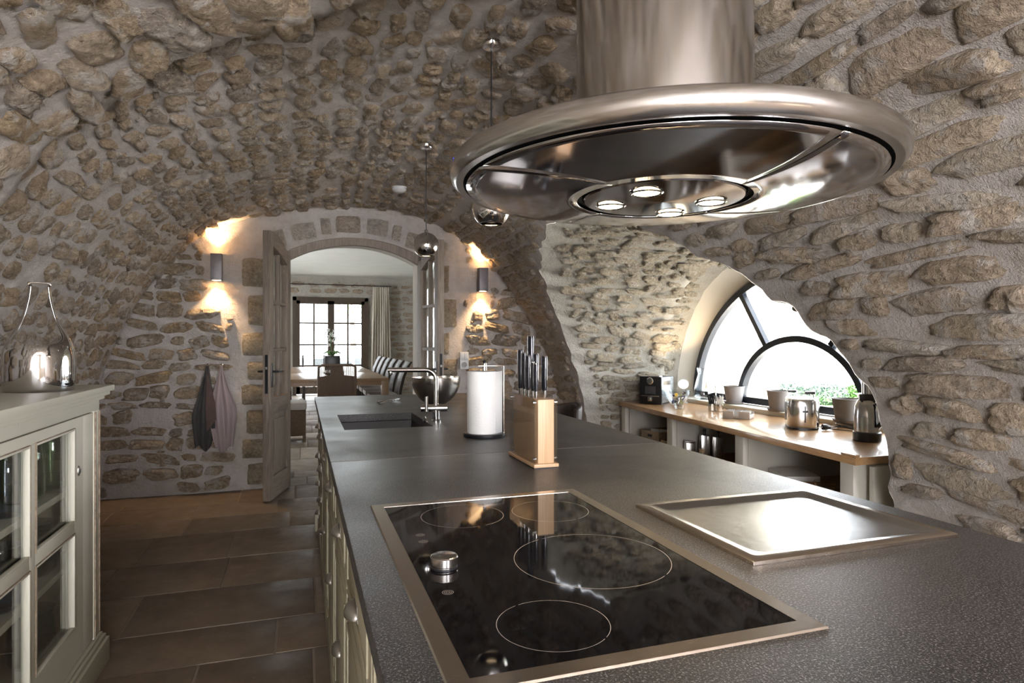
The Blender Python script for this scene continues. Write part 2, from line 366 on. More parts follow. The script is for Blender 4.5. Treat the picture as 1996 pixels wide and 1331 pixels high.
def surface(name, fn, a0, a1, b0, b1, da, mat, hole=None, label=None, keep=None):
    """patch of the masonry: grid in (a, b), optional hole polygon in (a, b)"""
    na, nb = max(1, round((a1-a0)/da)), max(1, round((b1-b0)/da)); pts = []
    for i in range(na+1):
        for j in range(nb+1):
            a, b = a0+(a1-a0)*i/na, b0+(b1-b0)*j/nb
            if hole and inpoly(a, b, hole): continue
            if hole and min((a-h[0])**2+(b-h[1])**2 for h in hole) < (da*0.35)**2: continue
            pts.append((a, b))
    edges = []
    if hole:
        o = len(pts); hp = []
        pts += [tuple(h) for h in hole]; edges = [(o+i, o+(i+1) % len(hole)) for i in range(len(hole))]
    if hole:
        vs, _, fs, *_r = delaunay_2d_cdt([Vector(p) for p in pts], edges, [], 0, 1e-6)
        tri = []
        for f in fs:
            cx = sum(vs[i].x for i in f)/len(f); cy = sum(vs[i].y for i in f)/len(f)
            if inpoly(cx, cy, hole) or cx < a0 or cx > a1 or cy < b0 or cy > b1: continue
            tri.append(tuple(f))
        vs = [(v.x, v.y) for v in vs]
    else:
        vs = pts; tri = [(i*(nb+1)+j, (i+1)*(nb+1)+j, (i+1)*(nb+1)+j+1, i*(nb+1)+j+1) for i in range(na) for j in range(nb)]
    V = [tuple(fn(a, b)[0]) for a, b in vs]
    me = D.meshes.new(name); me.from_pydata(V, [], tri); me.update()
    me.polygons.foreach_set('use_smooth', [True]*len(me.polygons)); me.materials.append(M[mat])
    o = D.objects.new(name, me); COL.objects.link(o); return struct(o, label)

# stone shapes (unit size, shared between the stones)
def stone_mesh(i, segs, rings, mat):
    rnd = random.Random(100+i); N = 3.0+rnd.random()*3.5
    off = Vector((rnd.random()*50, rnd.random()*50, i*7.3)); v = []; f = []
    v.append((0, 0, 0.85+0.3*noise.noise(off)))
    skew = rnd.uniform(-0.25, 0.25); tilt = rnd.uniform(-0.35, 0.35); tilt2 = rnd.uniform(-0.3, 0.3)
    for r_, z_ in rings:
        for j in range(segs):
            a = 2*PI*j/segs; ca, sa = math.cos(a), math.sin(a)
            R = 1/((abs(ca)**N+abs(sa)**N)**(1/N)); R *= 1+0.22*noise.noise(Vector((ca*1.7, sa*1.7, 0))+off)+0.12*noise.noise(Vector((ca*5, sa*5, 4))+off)
            x, y = 0.5*R*ca*r_, 0.5*R*sa*r_; x += skew*y
            z = z_
            if z_ > 0: z += z_*(tilt*x*2+tilt2*y*2)+0.5*noise.noise(Vector((x*5, y*5, 0))+off)*z_+0.3*noise.noise(Vector((x*12, y*12, 0))+off)
            v.append((x, y, z))
    n = segs
    for j in range(n): f.append((0, 1+j, 1+(j+1) % n))
    for k in range(len(rings)-1):
        for j in range(n):
            a, b = 1+k*n+j, 1+k*n+(j+1) % n; f.append((a, a+n, b+n, b))
    me = D.meshes.new('stone'); me.from_pydata(v, [], f); me.update()
    me.polygons.foreach_set('use_smooth', [True]*len(me.polygons)); me.materials.append(M[mat]); return me
RG = [(0.34, 0.95), (0.62, 0.88), (0.82, 0.68), (0.94, 0.30), (1.02, -0.7)]
RL = [(0.6, 0.9), (0.88, 0.55), (1.02, -0.7)]
LIB = {}
def lib(mat, hi):
    if (mat, hi) not in LIB: LIB[(mat, hi)] = [stone_mesh(i, 20 if hi else 12, RG if hi else RL, mat) for i in range(22)]
    return LIB[(mat, hi)]
CT, ST_ = math.cos(math.atan(411/1223)), math.sin(math.atan(411/1223))
def proj(p):
    d = p.x*ST_+p.y*CT
    if d < 0.1: return None
    return 998+1223*(p.x*CT-p.y*ST_)/d, 665.5-1223*(p.z-1.33)/d, d
def place_stones(parent, items, mat, limit=290, hi_px=26):
    """items: (position, along, across, normal, length, height, protrusion)"""
    sc_ = []
    for it in items:
        q = proj(it[0])
        if q is None or not (-60 < q[0] < 2056 and -60 < q[1] < 1391): sc_.append((0, 0, it)); continue
        px = it[4]*1223/q[2]; facing = abs(it[3].dot((it[0]-Vector((0, 0, 1.33))).normalized()))
        sc_.append((it[4]*it[5]*(0.25+facing)/q[2]**2, px, it))
    sc_.sort(key=lambda e: -e[0]); V = []; F = []
    for k, (s_, px, it) in enumerate(sc_):
        p, al, ac, n, L, Hh, pr = it
        mt = Matrix((al*L, ac*Hh, n*pr)).transposed().to_4x4(); mt.translation = p
        if mt.to_3x3().determinant() < 0: mt = mt @ Matrix.Diagonal((1, -1, 1, 1))
        me = random.choice(lib(mat, px > hi_px))
        if k < limit and s_ > 0:
            o = D.objects.new('stone', me); COL.objects.link(o); o.parent = parent; o.matrix_world = mt; o.matrix_basis = mt
        else:
            o0 = len(V); V += [tuple(mt @ v.co) for v in me.vertices]; F += [tuple(i+o0 for i in pl.vertices) for pl in me.polygons]
    if V:
        me = D.meshes.new('small_stones'); me.from_pydata(V, [], F); me.update()
        me.polygons.foreach_set('use_smooth', [True]*len(me.polygons)); me.materials.append(M[mat])
        o = D.objects.new('small_stones', me); COL.objects.link(o); o.parent = parent; o['kind'] = 'stuff'
def courses(fn, a0, a1, b0, b1, hr, lr, pr=(0.014, 0.034), gap=0.02, skip=0.06, ok=None, along_b=True, scale=None, wob=0.03, tiltr=0.12, rs=1):
    rnd = random.Random(rs); out = []; a = a0
    while a < a1:
        b = b0-rnd.random()*lr[1]; hrow = rnd.uniform(*hr); nextstep = hrow+gap
        if a+hrow > a1+0.02: break
        while b < b1:
            k = scale(a, b) if scale else 1.0
            L = rnd.uniform(*lr)*k; Hh = hrow*rnd.uniform(0.78, 1.22)*(1+(k-1)*0.5)
            bc = b+L/2; ac = a+hrow/2+wob*noise.noise(Vector((bc*1.3, a*0.5, 9)))+rnd.uniform(-0.012, 0.012)
            b += L+gap*rnd.uniform(0.5, 1.9)*k
            if rnd.random() < skip or bc > b1 or bc < b0: continue
            if ok and not ok(ac, bc, L, Hh):      # a shorter stone where the course meets an edge
                for sh, kk in ((0.3, 0.42), (-0.3, 0.42), (0.4, 0.22), (-0.4, 0.22)):
                    if L*kk > 0.035 and ok(ac, bc+sh*L, L*kk, Hh*0.85): bc, L, Hh = bc+sh*L, L*kk, Hh*0.85; break
                else: continue
            p, n, ta = fn(ac, bc)
            p2 = fn(ac, bc+0.02)[0]; al = (p2-p).normalized(); al = (al-n*al.dot(n)).normalized(); ac_ = n.cross(al)
            th = rnd.gauss(0, tiltr); al2 = al*math.cos(th)+ac_*math.sin(th); ac2 = -al*math.sin(th)+ac_*math.cos(th)
            # lean the face a little
            n2 = (n+al*rnd.gauss(0, 0.10)+ac_*rnd.gauss(0, 0.14)).normalized()
            out.append((p+n*0.002, al2, ac2, n2, L, Hh, rnd.uniform(*pr)*(1+(k-1)*0.35)))
            if rnd.random() < 0.22:      # small packing stone in the joint
                bj = bc+rnd.uniform(-0.4, 0.4)*L; aj = a+hrow+gap*0.5
                if bj < b1 and aj < a1 and not (ok and not ok(aj, bj, 0.05, 0.02)):
                    p3, n3, _t = fn(aj, bj); out.append((p3-n3*0.002, al2, ac2, n3, rnd.uniform(0.03, 0.075), rnd.uniform(0.018, 0.035), rnd.uniform(0.010, 0.02)))
        a += nextstep
    return out

S1 = s_of_z(1.75, False); S2 = s_of_z(2.46, True)
Y0, Y1 = -2.6, 6.35
hole_v = [(s_of_z(max(p.y, -0.07)), p.x) for p in OPENJ]
hole_v[0] = (ST+0.02, hole_v[0][1]); hole_v[-1] = (ST+0.02, hole_v[-1][1])
def vfn(s, y): return vault(s, y)
wall_left = surface('wall_left', vfn, 0, S1, Y0, Y1, 0.055, 'mortar')
ceiling = surface('ceiling', vfn, S1, S2, Y0, Y1, 0.055, 'mortar')
wall_right = surface('wall_right', vfn, S2, ST, Y0, Y1, 0.055, 'mortar', hole=hole_v)
def kscale(s, y):
    x = cur(s)[0].x
    return 1.7 if (ledge(x, y) > 0.03) else (1.0 if y > 2.2 else 1.25)
place_stones(wall_left, courses(vfn, 0.1, S1, -0.4, 6.0, (0.08, 0.135), (0.08, 0.20), pr=(0.012, 0.028), gap=0.034, wob=0.05, scale=kscale, tiltr=0.25, rs=3, skip=0.03), 'stone')
place_stones(ceiling, courses(vfn, S1+0.01, S2, -0.4, 6.1, (0.07, 0.12), (0.08, 0.20), pr=(0.012, 0.028), gap=0.028, wob=0.05, scale=kscale, tiltr=0.28, rs=5), 'stone')
hv2 = hole_v
def okR(a, b, L, Hh):
    for da in (-Hh/2, Hh/2):
        for db in (-L/2-0.015, 0, L/2+0.015):
            if inpoly(a+da, b+db, hv2): return False
    return True
place_stones(wall_right, courses(vfn, S2+0.01, ST-0.1, -0.4, 6.05, (0.055, 0.115), (0.11, 0.38), pr=(0.014, 0.032), gap=0.018, ok=okR, scale=lambda a, b: 1.15 if b < 2.3 else 0.85, tiltr=0.07, rs=8), 'stone_r')

# niche
LP = [0.0]
for i in range(1, len(OPEN)): LP.append(LP[-1]+(OPEN[i]-OPEN[i-1]).length)
def niche(q, w_):
    q = min(max(q, 0), LP[-1]); lo, hi = 0, len(LP)-1
    while hi-lo > 1:
        m = (lo+hi)//2
        if LP[m] <= q+1e-9: lo = m
        else: hi = m
    f = min(1.0, (q-LP[lo])/(LP[hi]-LP[lo])); po = OPENJ[lo].lerp(OPENJ[hi], f); pw = WIN[lo].lerp(WIN[hi], f)
    sv = s_of_z(max(po.y, -0.07)); c = vault(sv, po.x)[0]
    A = Vector((c.x, po.x, po.y)); B = Vector((3.72, pw.x, pw.y)); P = A.lerp(B, w_)
    tg = (OPEN[min(lo+4, len(OPEN)-1)]-OPEN[max(lo-3, 0)]).normalized(); n = Vector((0, tg.y, -tg.x)); n = -n if n.dot(Vector((0, 4.0, 1.0))-P) < 0 else n
    fade = min(1, w_*6)*(1 if w_ < 0.86 else 0.35)
    P = P+n*(rough_n(P)*fade)-n*0.09*sm((w_-0.72)/0.02)*sm((1.02-w_)/0.2)
    return P, n, Vector((0, tg.x, tg.y))
nf = lambda q, w_: niche(q, w_/1.0)
def nsurf(name, w0, w1, mat, nw):
    V = []; F = []; nq = 300
    nq = len(LP)-1
    for i in range(nq+1):
        for j in range(nw+1): V.append(tuple(niche(LP[i], w0+(w1-w0)*j/nw)[0]))
    for i in range(nq):
        for j in range(nw): a = i*(nw+1)+j; F.append((a, a+nw+1, a+nw+2, a+1))
    me = D.meshes.new(name); me.from_pydata(V, [], F); me.update(); me.polygons.foreach_set('use_smooth', [True]*len(F)); me.materials.append(M[mat])
    o = D.objects.new(name, me); COL.objects.link(o); return struct(o)
wall_niche = nsurf('wall_niche', 0.0, 0.86, 'mortar_pale', 26)
trim_1 = nsurf('trim_1', 0.86, 1.0, 'plaster', 5); struct(trim_1, 'smooth plaster reveal around the half-round window')
items = []
def nlen(q):
    i = min(len(LP)-1, max(0, next((k for k, l_ in enumerate(LP) if l_ >= q), len(LP)-1))); return 3.72-cur(s_of_z(max(OPEN[i].y, -0.07)))[0].x
def nfn(q, b): return niche(q, b/nlen(q))
def okN(a, b, L, Hh): return b-L/2 > 0.11 and b+L/2 < 0.86*nlen(a)
place_stones(wall_niche, courses(nfn, 0.5, LP[-1]-0.3, 0.0, 1.9, (0.045, 0.085), (0.09, 0.30), pr=(0.010, 0.022), gap=0.016, ok=okN, rs=11, tiltr=0.06, wob=0.015), 'stone_pale')
# far wall
YF = 6.1
def far(a, b):
    p = Vector((a, YF, b)); return p+Vector((0, -1, 0))*rough_n(p, 0.012), Vector((0, -1, 0)), Vector((1, 0, 0))
DX0, DX1, DZS, DZA = -0.16, 1.15, 2.14, 2.31
def arch_z(x, x0=DX0, x1=DX1, zs=DZS, za=DZA):
    h = (x1-x0)/2; r = (h*h+(za-zs)**2)/(2*(za-zs)); cx = (x0+x1)/2
    return za-r+math.sqrt(max(0, r*r-(x-cx)**2))
dhole = [(DX0, -0.2)]+[(DX0, z) for z in (0.4, 0.9, 1.4, 1.9)]+[(DX0+(DX1-DX0)*i/16, arch_z(DX0+(DX1-DX0)*i/16)) for i in range(17)]+[(DX1, z) for z in (1.9, 1.4, 0.9, 0.4, -0.2)]
wall_far = surface('wall_far', far, -1.85, 3.0, -0.1, 2.9, 0.06, 'mortar', hole=dhole)
ffn = lambda z, x: far(x, z)
CP = [(c.x, c.y) for c in CUR]
def quoin_zone(x, z): return DX0-0.39 < x < DX1+0.37 and z < 2.62
def okF(a, b, L, Hh):
    for x in (b-L/2-0.01, b+L/2+0.01):
        if quoin_zone(x, a): return False
    if any(abs(b-sx_) < 0.08+L/2 and abs(a-sz_) < 0.34 for sx_, sz_ in ((-0.70, 1.98), (1.715, 1.945))): return False
    return inpoly(b, a, CP)
place_stones(wall_far, courses(ffn, 0.02, 2.6, -1.75, 2.9, (0.06, 0.12), (0.10, 0.34), pr=(0.018, 0.045), gap=0.020, ok=okF, rs=21, tiltr=0.1, skip=0.05), 'stone', limit=270)
qi = []
rnd = random.Random(4); z = 0.02; alt = 0
while z < 2.1:
    h = rnd.uniform(0.2, 0.36); h = min(h, 2.14-z)
    wl = 0.38 if alt else 0.33; wr = 0.27 if alt else 0.36; alt = 1-alt
    for x0, wd in ((DX0-wl, wl), (DX1, wr)):
        p = far(x0+wd/2, z+h/2)[0]; qi.append((p, Vector((1, 0, 0)), Vector((0, 0, 1)), Vector((0, -1, 0)), wd-0.004, h-0.006, 0.036))
    z += h
vq = []
x = DX0-0.16
for i, wd in enumerate((0.20, 0.26, 0.11, 0.27, 0.24, 0.11, 0.25, 0.19)):      # voussoirs of the flat arch
    xc = x+wd/2; x += wd+0.012; a = (xc-0.5*(DX0+DX1))*0.42; zz = arch_z(min(max(xc, DX0), DX1))+0.125-0.03*abs(a)
    vq.append((far(xc, zz)[0], Vector((math.cos(a), 0, -math.sin(a))), Vector((math.sin(a), 0, math.cos(a))), Vector((0, -1, 0)), wd, 0.19, 0.026))
def block_mesh(i):
    rnd = random.Random(500+i); v = []; f = []; n = 7
    for yy in range(n+1):
        for xx in range(n+1):
            x, y = xx/n-0.5, yy/n-0.5; e = min(xx, yy, n-xx, n-yy)
            z = [-0.8, 0.55, 0.9, 1.0][min(e, 3)]+(0.35*noise.noise(Vector((x*4+i*9, y*4, i))) if e else 0)
            v.append((x*0.98+0.02*noise.noise(Vector((x*6, y*6, i*3.1))), y*0.98+0.02*noise.noise(Vector((y*6, x*6, i*5.1))), z))
    for yy in range(n):
        for xx in range(n): a = yy*(n+1)+xx; f.append((a, a+1, a+n+2, a+n+1))
    me = D.meshes.new('quoin'); me.from_pydata(v, [], f); me.update(); me.polygons.foreach_set('use_smooth', [True]*len(f)); me.materials.append(M['quoin']); return me
BL = [block_mesh(i) for i in range(6)]
BV = [block_mesh(i+20) for i in range(4)]
for b_ in BV: b_.materials[0] = M['quoin_pale']
for k_, (p, al, ac, n, L, Hh, pr) in enumerate(qi+vq):
    mt = Matrix((al*L, ac*Hh, n*pr)).transposed().to_4x4(); mt.translation = p
    o = D.objects.new('quoin_stone', rnd.choice(BL if k_ < len(qi) else BV)); COL.objects.link(o); o.parent = wall_far; o.matrix_basis = mt
# doorway reveal (thickness of the far wall) and the wall's other face
rv = MB(); N = 16; YB = 6.78
prof = [(DX0, -0.05), (DX0, 1.0), (DX0, DZS)]+[(DX0+(DX1-DX0)*i/N, arch_z(DX0+(DX1-DX0)*i/N)) for i in range(1, N)]+[(DX1, DZS), (DX1, 1.0), (DX1, -0.05)]
vs = [(x, y, z) for x, z in prof for y in (YF-0.01, YB)]
rv.add(vs, [(2*i, 2*i+1, 2*i+3, 2*i+2) for i in range(len(prof)-1)])
struct(rv.build('trim_2', 'plaster', ang=60), 'plastered reveal of the arched doorway')
bw = MB()
bw.box(-3.0, DX0, YB, YB+0.02, 0, 3.0).box(DX1, 4.5, YB, YB+0.02, 0, 3.0).box(DX0, DX1, YB, YB+0.02, DZA, 3.0)
struct(bw.build('wall_dining_near', 'plaster'), 'dining room side of the doorway wall')
# back wall behind the camera with openings
bk = MB(); yb = -2.6
for x0, x1, z0, z1 in ((-1.9, -1.3, 0, 2.9), (-1.3, 0.6, 2.3, 2.9), (0.6, 1.3, 0, 2.9), (1.3, 2.4, 0, 1.2), (1.3, 2.4, 2.3, 2.9), (2.4, 3.0, 0, 2.9)):
    bk.box(x0, x1, yb-0.2, yb, z0, z1)
struct(bk.build('wall_back', 'plaster', smooth=False))
fr = MB()
for x in (-1.3, -0.83, -0.37, 0.09, 0.55): fr.box(x, x+0.05, yb+0.2, yb+0.25, 0, 2.3)
for z in (0.0, 0.6, 1.15, 1.7, 2.25): fr.box(-1.3, 0.6, yb+0.2, yb+0.25, z, z+0.04)
struct(fr.build('door_3', 'oakdoor', smooth=False))

rf = MB(); rf.box(-3.2, 3.9, -2.8, 6.8, 4.2, 4.3).box(-3.2, 4.7, 6.8, 16.9, 3.1, 3.2); struct(rf.build('sun_blocker', 'plaster', smooth=False))  # unseen slabs added to keep sun from leaking into the rooms
# floor
fl = MB(); fl.box(-3.1, 4.6, -2.7, 16.6, -0.08, -0.004)
floor = struct(fl.build('floor', 'grout', smooth=False), 'limestone flagstone floor')
def tile(x0, x1, y0, y1, mat, z=0.0):
    g = 0.005; t_ = MB(); t_.box(-(x1-x0)/2+g, (x1-x0)/2-g, -(y1-y0)/2+g, (y1-y0)/2-g, -0.02, 0)
    o = t_.build('flagstone', mat, floor, ((x0+x1)/2, (y0+y1)/2, z), bevel=0.003); return o
rnd = random.Random(12); y = 0.3
while y < 6.75:
    h = rnd.choice((0.42, 0.5, 0.58, 0.36)); h = min(h, 6.8-y) if 6.8-y < 0.7 else h; x = -1.75-rnd.random()*0.4
    while x < 3.7:
        L = rnd.choice((0.5, 0.7, 0.85, 0.6, 0.45))
        if x+L > -1.75 and not (0.75 < x and x+L < 2.3 and y > 0.4 and y+h < 6 and False): tile(max(x, -1.7), min(x+L, 3.75), y, y+h, 'flag', rnd.uniform(-0.002, 0.001))
        x += L
    y += h
while y < 16.4:
    h = rnd.choice((0.6, 0.8, 0.7)); h = min(h, 16.5-y); x = -1.6-rnd.random()*0.5
    while x < 3.2:
        L = rnd.choice((0.7, 0.9, 1.1)); tile(x, x+L, y, y+h, 'flag_d', rnd.uniform(-0.002, 0.001)); x += L
    y += h

# dining room shell
YD = 16.5; ZC = 2.97
def dw(a, b):
    p = Vector((a, YD, b)); return p+Vector((0, -1, 0))*rough_n(p, 0.01), Vector((0, -1, 0)), Vector((1, 0, 0))
WX0, WX1, WZ1 = -0.20, 1.63, 2.44
whole = [(WX0, -0.3), (WX0, 1.0), (WX0, WZ1), (0.7, WZ1), (WX1, WZ1), (WX1, 1.0), (WX1, -0.3)]
wall_dining_far = surface('wall_dining_far', dw, -3.0, 4.5, -0.1, 3.05, 0.12, 'mortar_pale', hole=whole)
def okD(a, b, L, Hh): return not (WX0-0.1 < b+L/2 and b-L/2 < WX1+0.05 and a < WZ1+0.06) and b > -1.0
place_stones(wall_dining_far, courses(lambda z, x: dw(x, z), 0.05, 2.93, -1.0, 4.3, (0.07, 0.13), (0.12, 0.38), pr=(0.012, 0.03), gap=0.05, ok=okD, rs=31, tiltr=0.08, skip=0.08), 'stone_r', limit=280)
cd = MB(); cd.box(-3.0, 4.5, 6.78, 16.6, ZC, ZC+0.05); struct(cd.build('ceiling_dining', 'ceiling_white', smooth=False), 'flat white dining room ceiling')
sd = MB(); sd.box(4.5, 4.55, 6.78, 16.6, 0, 3.0); struct(sd.build('wall_dining_right', 'plaster', smooth=False))
sl = MB(); sl.box(-3.05, -3.0, 6.78, 10.6, 0, 3.0).box(-3.05, -3.0, 13.0, 16.6, 0, 3.0).box(-3.05, -3.0, 10.6, 13.0, 2.3, 3.0).box(-3.05, -3.0, 10.6, 13.0, 0, 0.2)  # opening out of view, added to let in more daylight
struct(sl.build('wall_dining_left', 'plaster', smooth=False))
# dining window (French window, two leaves of 2 x 4 panes)
win2 = thing('window_2', 'dark timber French window at the end of the dining room', None, (0, 0, 0), kind='structure')
YW = YD-0.02
b = MB(); b.box(WX0, WX0+0.09, YW-0.05, YW+0.05, 0, WZ1).box(WX1-0.09, WX1, YW-0.05, YW+0.05, 0, WZ1).box(WX0, WX1, YW-0.05, YW+0.05, WZ1-0.09, WZ1); b.build('window_frame', 'darkoak', win2, smooth=False)
mid = (WX0+WX1)/2
for x0, x1 in ((WX0+0.09, mid), (mid, WX1-0.09)):
    b = MB(); 
    b.box(x0, x0+0.08, YW-0.04, YW+0.03, 0.02, WZ1-0.09).box(x1-0.08, x1, YW-0.04, YW+0.03, 0.02, WZ1-0.09).box(x0, x1, YW-0.04, YW+0.03, 0.02, 0.2).box(x0, x1, YW-0.04, YW+0.03, WZ1-0.17, WZ1-0.09)
    leaf = b.build('sash', 'darkoak', win2, smooth=False)
    xm = (x0+x1)/2
    for zb in (0.72, 1.25, 1.79): bb = MB(); bb.box(x0+0.08, x1-0.08, YW-0.03, YW+0.02, zb-0.02, zb+0.02); bb.build('glazing_bar', 'darkoak', leaf, smooth=False)
    bb = MB(); bb.box(xm-0.02, xm+0.02, YW-0.032, YW+0.022, 0.2, WZ1-0.17); bb.build('glazing_bar', 'darkoak', leaf, smooth=False)
    for xa, xb in ((x0+0.08, xm-0.02), (xm+0.02, x1-0.08)):
        for za, zb in ((0.2, 0.70), (0.74, 1.23), (1.27, 1.77), (1.81, WZ1-0.17)):
            bb = MB(); bb.box(xa, xb, YW-0.004, YW+0.004, za, zb); bb.build('pane', 'glass', leaf, smooth=False)
# lunette window
def ell_bar(m, cy, cz, ry, rz, wd, x0, x1, a0=0, a1=PI, n=40):
    vs = []; fs = []
    for i in range(n+1):
        a = a0+(a1-a0)*i/n; c_, s_ = math.cos(a), math.sin(a)
        for rr in (0, wd):
            for x in (x0, x1): vs.append((x, cy+(ry-rr)*c_, cz+(rz-rr)*s_))
    for i in range(n):
        o = 4*i
        for a_, b_ in ((0, 1), (1, 3), (3, 2), (2, 0)): fs.append((o+a_, o+b_, o+4+b_, o+4+a_))
    fs += [(0, 1, 3, 2), (4*n, 4*n+2, 4*n+3, 4*n+1)]; m.add(vs, fs)
CY, CZ = 3.95, 0.80; RY, RZ = 1.34, 1.13; IY, IZ = 0.68, 0.575
win1 = thing('window_1', 'half-round window with blue-black metal bars above the oak counter', None, (0, 0, 0), kind='structure')
b = MB(); ell_bar(b, CY, CZ, RY, RZ, 0.055, 3.66, 3.72); b.box(3.66, 3.72, CY-RY, CY+RY, CZ-0.005, CZ+0.05); b.build('window_frame', 'darkmetal', win1, ang=50)
b = MB(); ell_bar(b, CY, CZ, IY, IZ, 0.05, 3.655, 3.715); b.build('inner_arch', 'darkmetal', win1, ang=50)
for a in (PI/3, 2*PI/3):
    p0 = Vector((CY+IY*math.cos(a), CZ+IZ*math.sin(a))); p1 = Vector((CY+(RY-0.03)*math.cos(a), CZ+(RZ-0.03)*math.sin(a))); d_ = (p1-p0).normalized(); nn = Vector((-d_.y, d_.x))*0.022
    b = MB(); q = [p0+nn, p1+nn, p1-nn, p0-nn]; b.add([(x, p_.x, p_.y) for x in (3.665, 3.71) for p_ in q], [(0, 1, 2, 3), (4, 7, 6, 5), (0, 4, 5, 1), (1, 5, 6, 2), (2, 6, 7, 3), (3, 7, 4, 0)]); b.build('glazing_bar', 'darkmetal', win1, smooth=False)
def sector(a0, a1, inner):
    pts = []
    n = 16
    for i in range(n+1): a = a0+(a1-a0)*i/n; pts.append((CY+(RY-0.03)*math.cos(a), CZ+(RZ-0.03)*math.sin(a)) if inner else (CY+(IY-0.03)*math.cos(a), CZ+(IZ-0.03)*math.sin(a)))
    if inner:
        for i in range(n, -1, -1): a = a0+(a1-a0)*i/n; pts.append((CY+(IY-0.01)*math.cos(a), CZ+(IZ-0.01)*math.sin(a)))
    m = MB(); k = len(pts); vs = [(x, y_, z_) for x in (3.685, 3.69) for y_, z_ in pts]
    if inner:
        fs = [(i, i+1, k-2-i, k-1-i) for i in range(n)]+[(i+k, k+k-1-i, k+k-2-i, i+1+k) for i in range(n)]
    else: fs = [tuple(range(k)), tuple(range(k, 2*k))[::-1]]
    m.add(vs, fs); return m
for a0, a1 in ((0, PI/3), (PI/3, 2*PI/3), (2*PI/3, PI)): sector(a0+0.02, a1-0.02, True).build('pane', 'glass', win1, smooth=False)
sector(0, PI, False).build('pane', 'glass', win1, smooth=False)
b = MB(); b.box(3.50, 3.80, 2.4, 5.45, 0.70, 0.785); struct(b.build('trim_3', 'plaster', bevel=0.008), 'white plaster sill under the half-round window')
b = MB(); b.box(3.62, 3.70, 2.3, 5.7, -0.05, 0.70); struct(b.build('wall_niche_back', 'plaster', smooth=False))
# masonry above and beside the window outside, raised unseen to shade the garden wall
def outer(a, b_): return Vector((3.80, a, b_)), Vector((1, 0, 0)), Vector((0, 1, 0))
oh = [(p.x, p.y) for p in WIN]; oh[0] = (oh[0][0], -0.5); oh[-1] = (oh[-1][0], -0.5)
ow = surface('wall_outside', outer, 1.0, 7.0, -0.3, 4.2, 0.3, 'mortar_pale', hole=oh, label='outer face of the kitchen wall')
rvv = MB(); vs = [(x, p.x, p.y) for p in WIN for x in (3.70, 3.80)]; rvv.add(vs, [(2*i, 2*i+1, 2*i+3, 2*i+2) for i in range(len(WIN)-1)]); struct(rvv.build('trim_4', 'plaster', ang=60))

# ------------------------------------------------------------------ outdoors
g = MB(); g.box(3.8, 60, -20, 60, -0.3, -0.21); struct(g.build('ground', 'terrace', smooth=False), 'pale sunlit gravel ground outside the half-round window')
g = MB(); g.prism([(8.3, 9.6), (9.9, 8.3), (15.0, 11.0), (10.6, 12.8)], -0.21, -0.195); struct(g.build('lawn', 'lawn', smooth=False), 'strip of sunlit lawn outside the half-round window')
g = MB(); g.box(-20, 3.7, 16.62, 60, -0.15, -0.05); struct(g.build('terrace', 'terrace', smooth=False), 'bright terrace outside the dining window')
gw = thing('garden_wall', 'sunlit pale stone wing wall outside the half-round window', 'wall', (4.8, 6.2, -0.2))
def wing(a, b_): p = Vector((a, 0.0, b_)); return p+Vector((0, -1, 0))*rough_n(p, 0.02), Vector((0, -1, 0)), Vector((1, 0, 0))
o = surface('face', wing, -1.0, 0.72, 0, 4.0, 0.08, 'mortar_pale'); del o['kind']; o.parent = gw
b = MB(); b.box(-1.0, 0.72, 0.02, 0.6, 0, 4.0); b.build('core', 'mortar_pale', gw, smooth=False)
place_items = courses(lambda z_, x_: wing(x_, z_), 0.3, 3.9, -1.0, 0.7, (0.10, 0.16), (0.16, 0.4), pr=(0.012, 0.028), gap=0.04, rs=41)
for it in place_items[:150]:
    p, al, ac, n, L, Hh, pr = it; mt = Matrix((al*L, ac*Hh, n*pr)).transposed().to_4x4(); mt.translation = p
    if mt.to_3x3().determinant() < 0: mt = mt @ Matrix.Diagonal((1, -1, 1, 1))
    o = D.objects.new('stone', random.choice(lib('stone_pale', False))); COL.objects.link(o); o.parent = gw; o.matrix_basis = mt
def leaves(n, rad, c, size, rnd, flat=0.8):
    m = MB()
    for _ in range(n):
        v = Vector((rnd.gauss(0, 1), rnd.gauss(0, 1), rnd.gauss(0, 1))).normalized()*rnd.uniform(0.6, 1)
        p = Vector((c[0]+v.x*rad[0], c[1]+v.y*rad[1], c[2]+v.z*rad[2])); a = Vector((rnd.uniform(-1, 1), rnd.uniform(-1, 1), rnd.uniform(-1, 1))).normalized(); b_ = a.cross(Vector((rnd.uniform(-1, 1), 0.3, 0.5))).normalized()
        m.add([p-a*size, p+b_*size*0.4, p+a*size, p-b_*size*0.4], [(0, 1, 2, 3)])
    return m
rnd = random.Random(9)
for i, (x, y_, mt_, lb) in enumerate(((11.35, 12.4, 'leaf_grey', 'grey-green lavender bush nearest the wing wall, seen through the half-round window'), (12.1, 12.0, 'leaf_grey', 'middle bush of the garden border seen through the half-round window'), (13.0, 11.8, 'leaf', 'green bush at the right end of the garden border'), (13.9, 11.3, 'leaf', 'green bush in the garden half hidden behind the steel flask'))):
    t_ = thing('garden_bush', lb, 'bush', (x, y_, -0.2), group='bushes beyond the lawn'); leaves(1500, (0.55, 0.4, 0.26), (0, 0, 0.24), 0.06, rnd).build('foliage', mt_, t_, smooth=False)
    b = MB(); b.tube([(0, 0, 0), (0.03, 0, 0.3)], 0.03); b.build('stem', 'bark', t_)
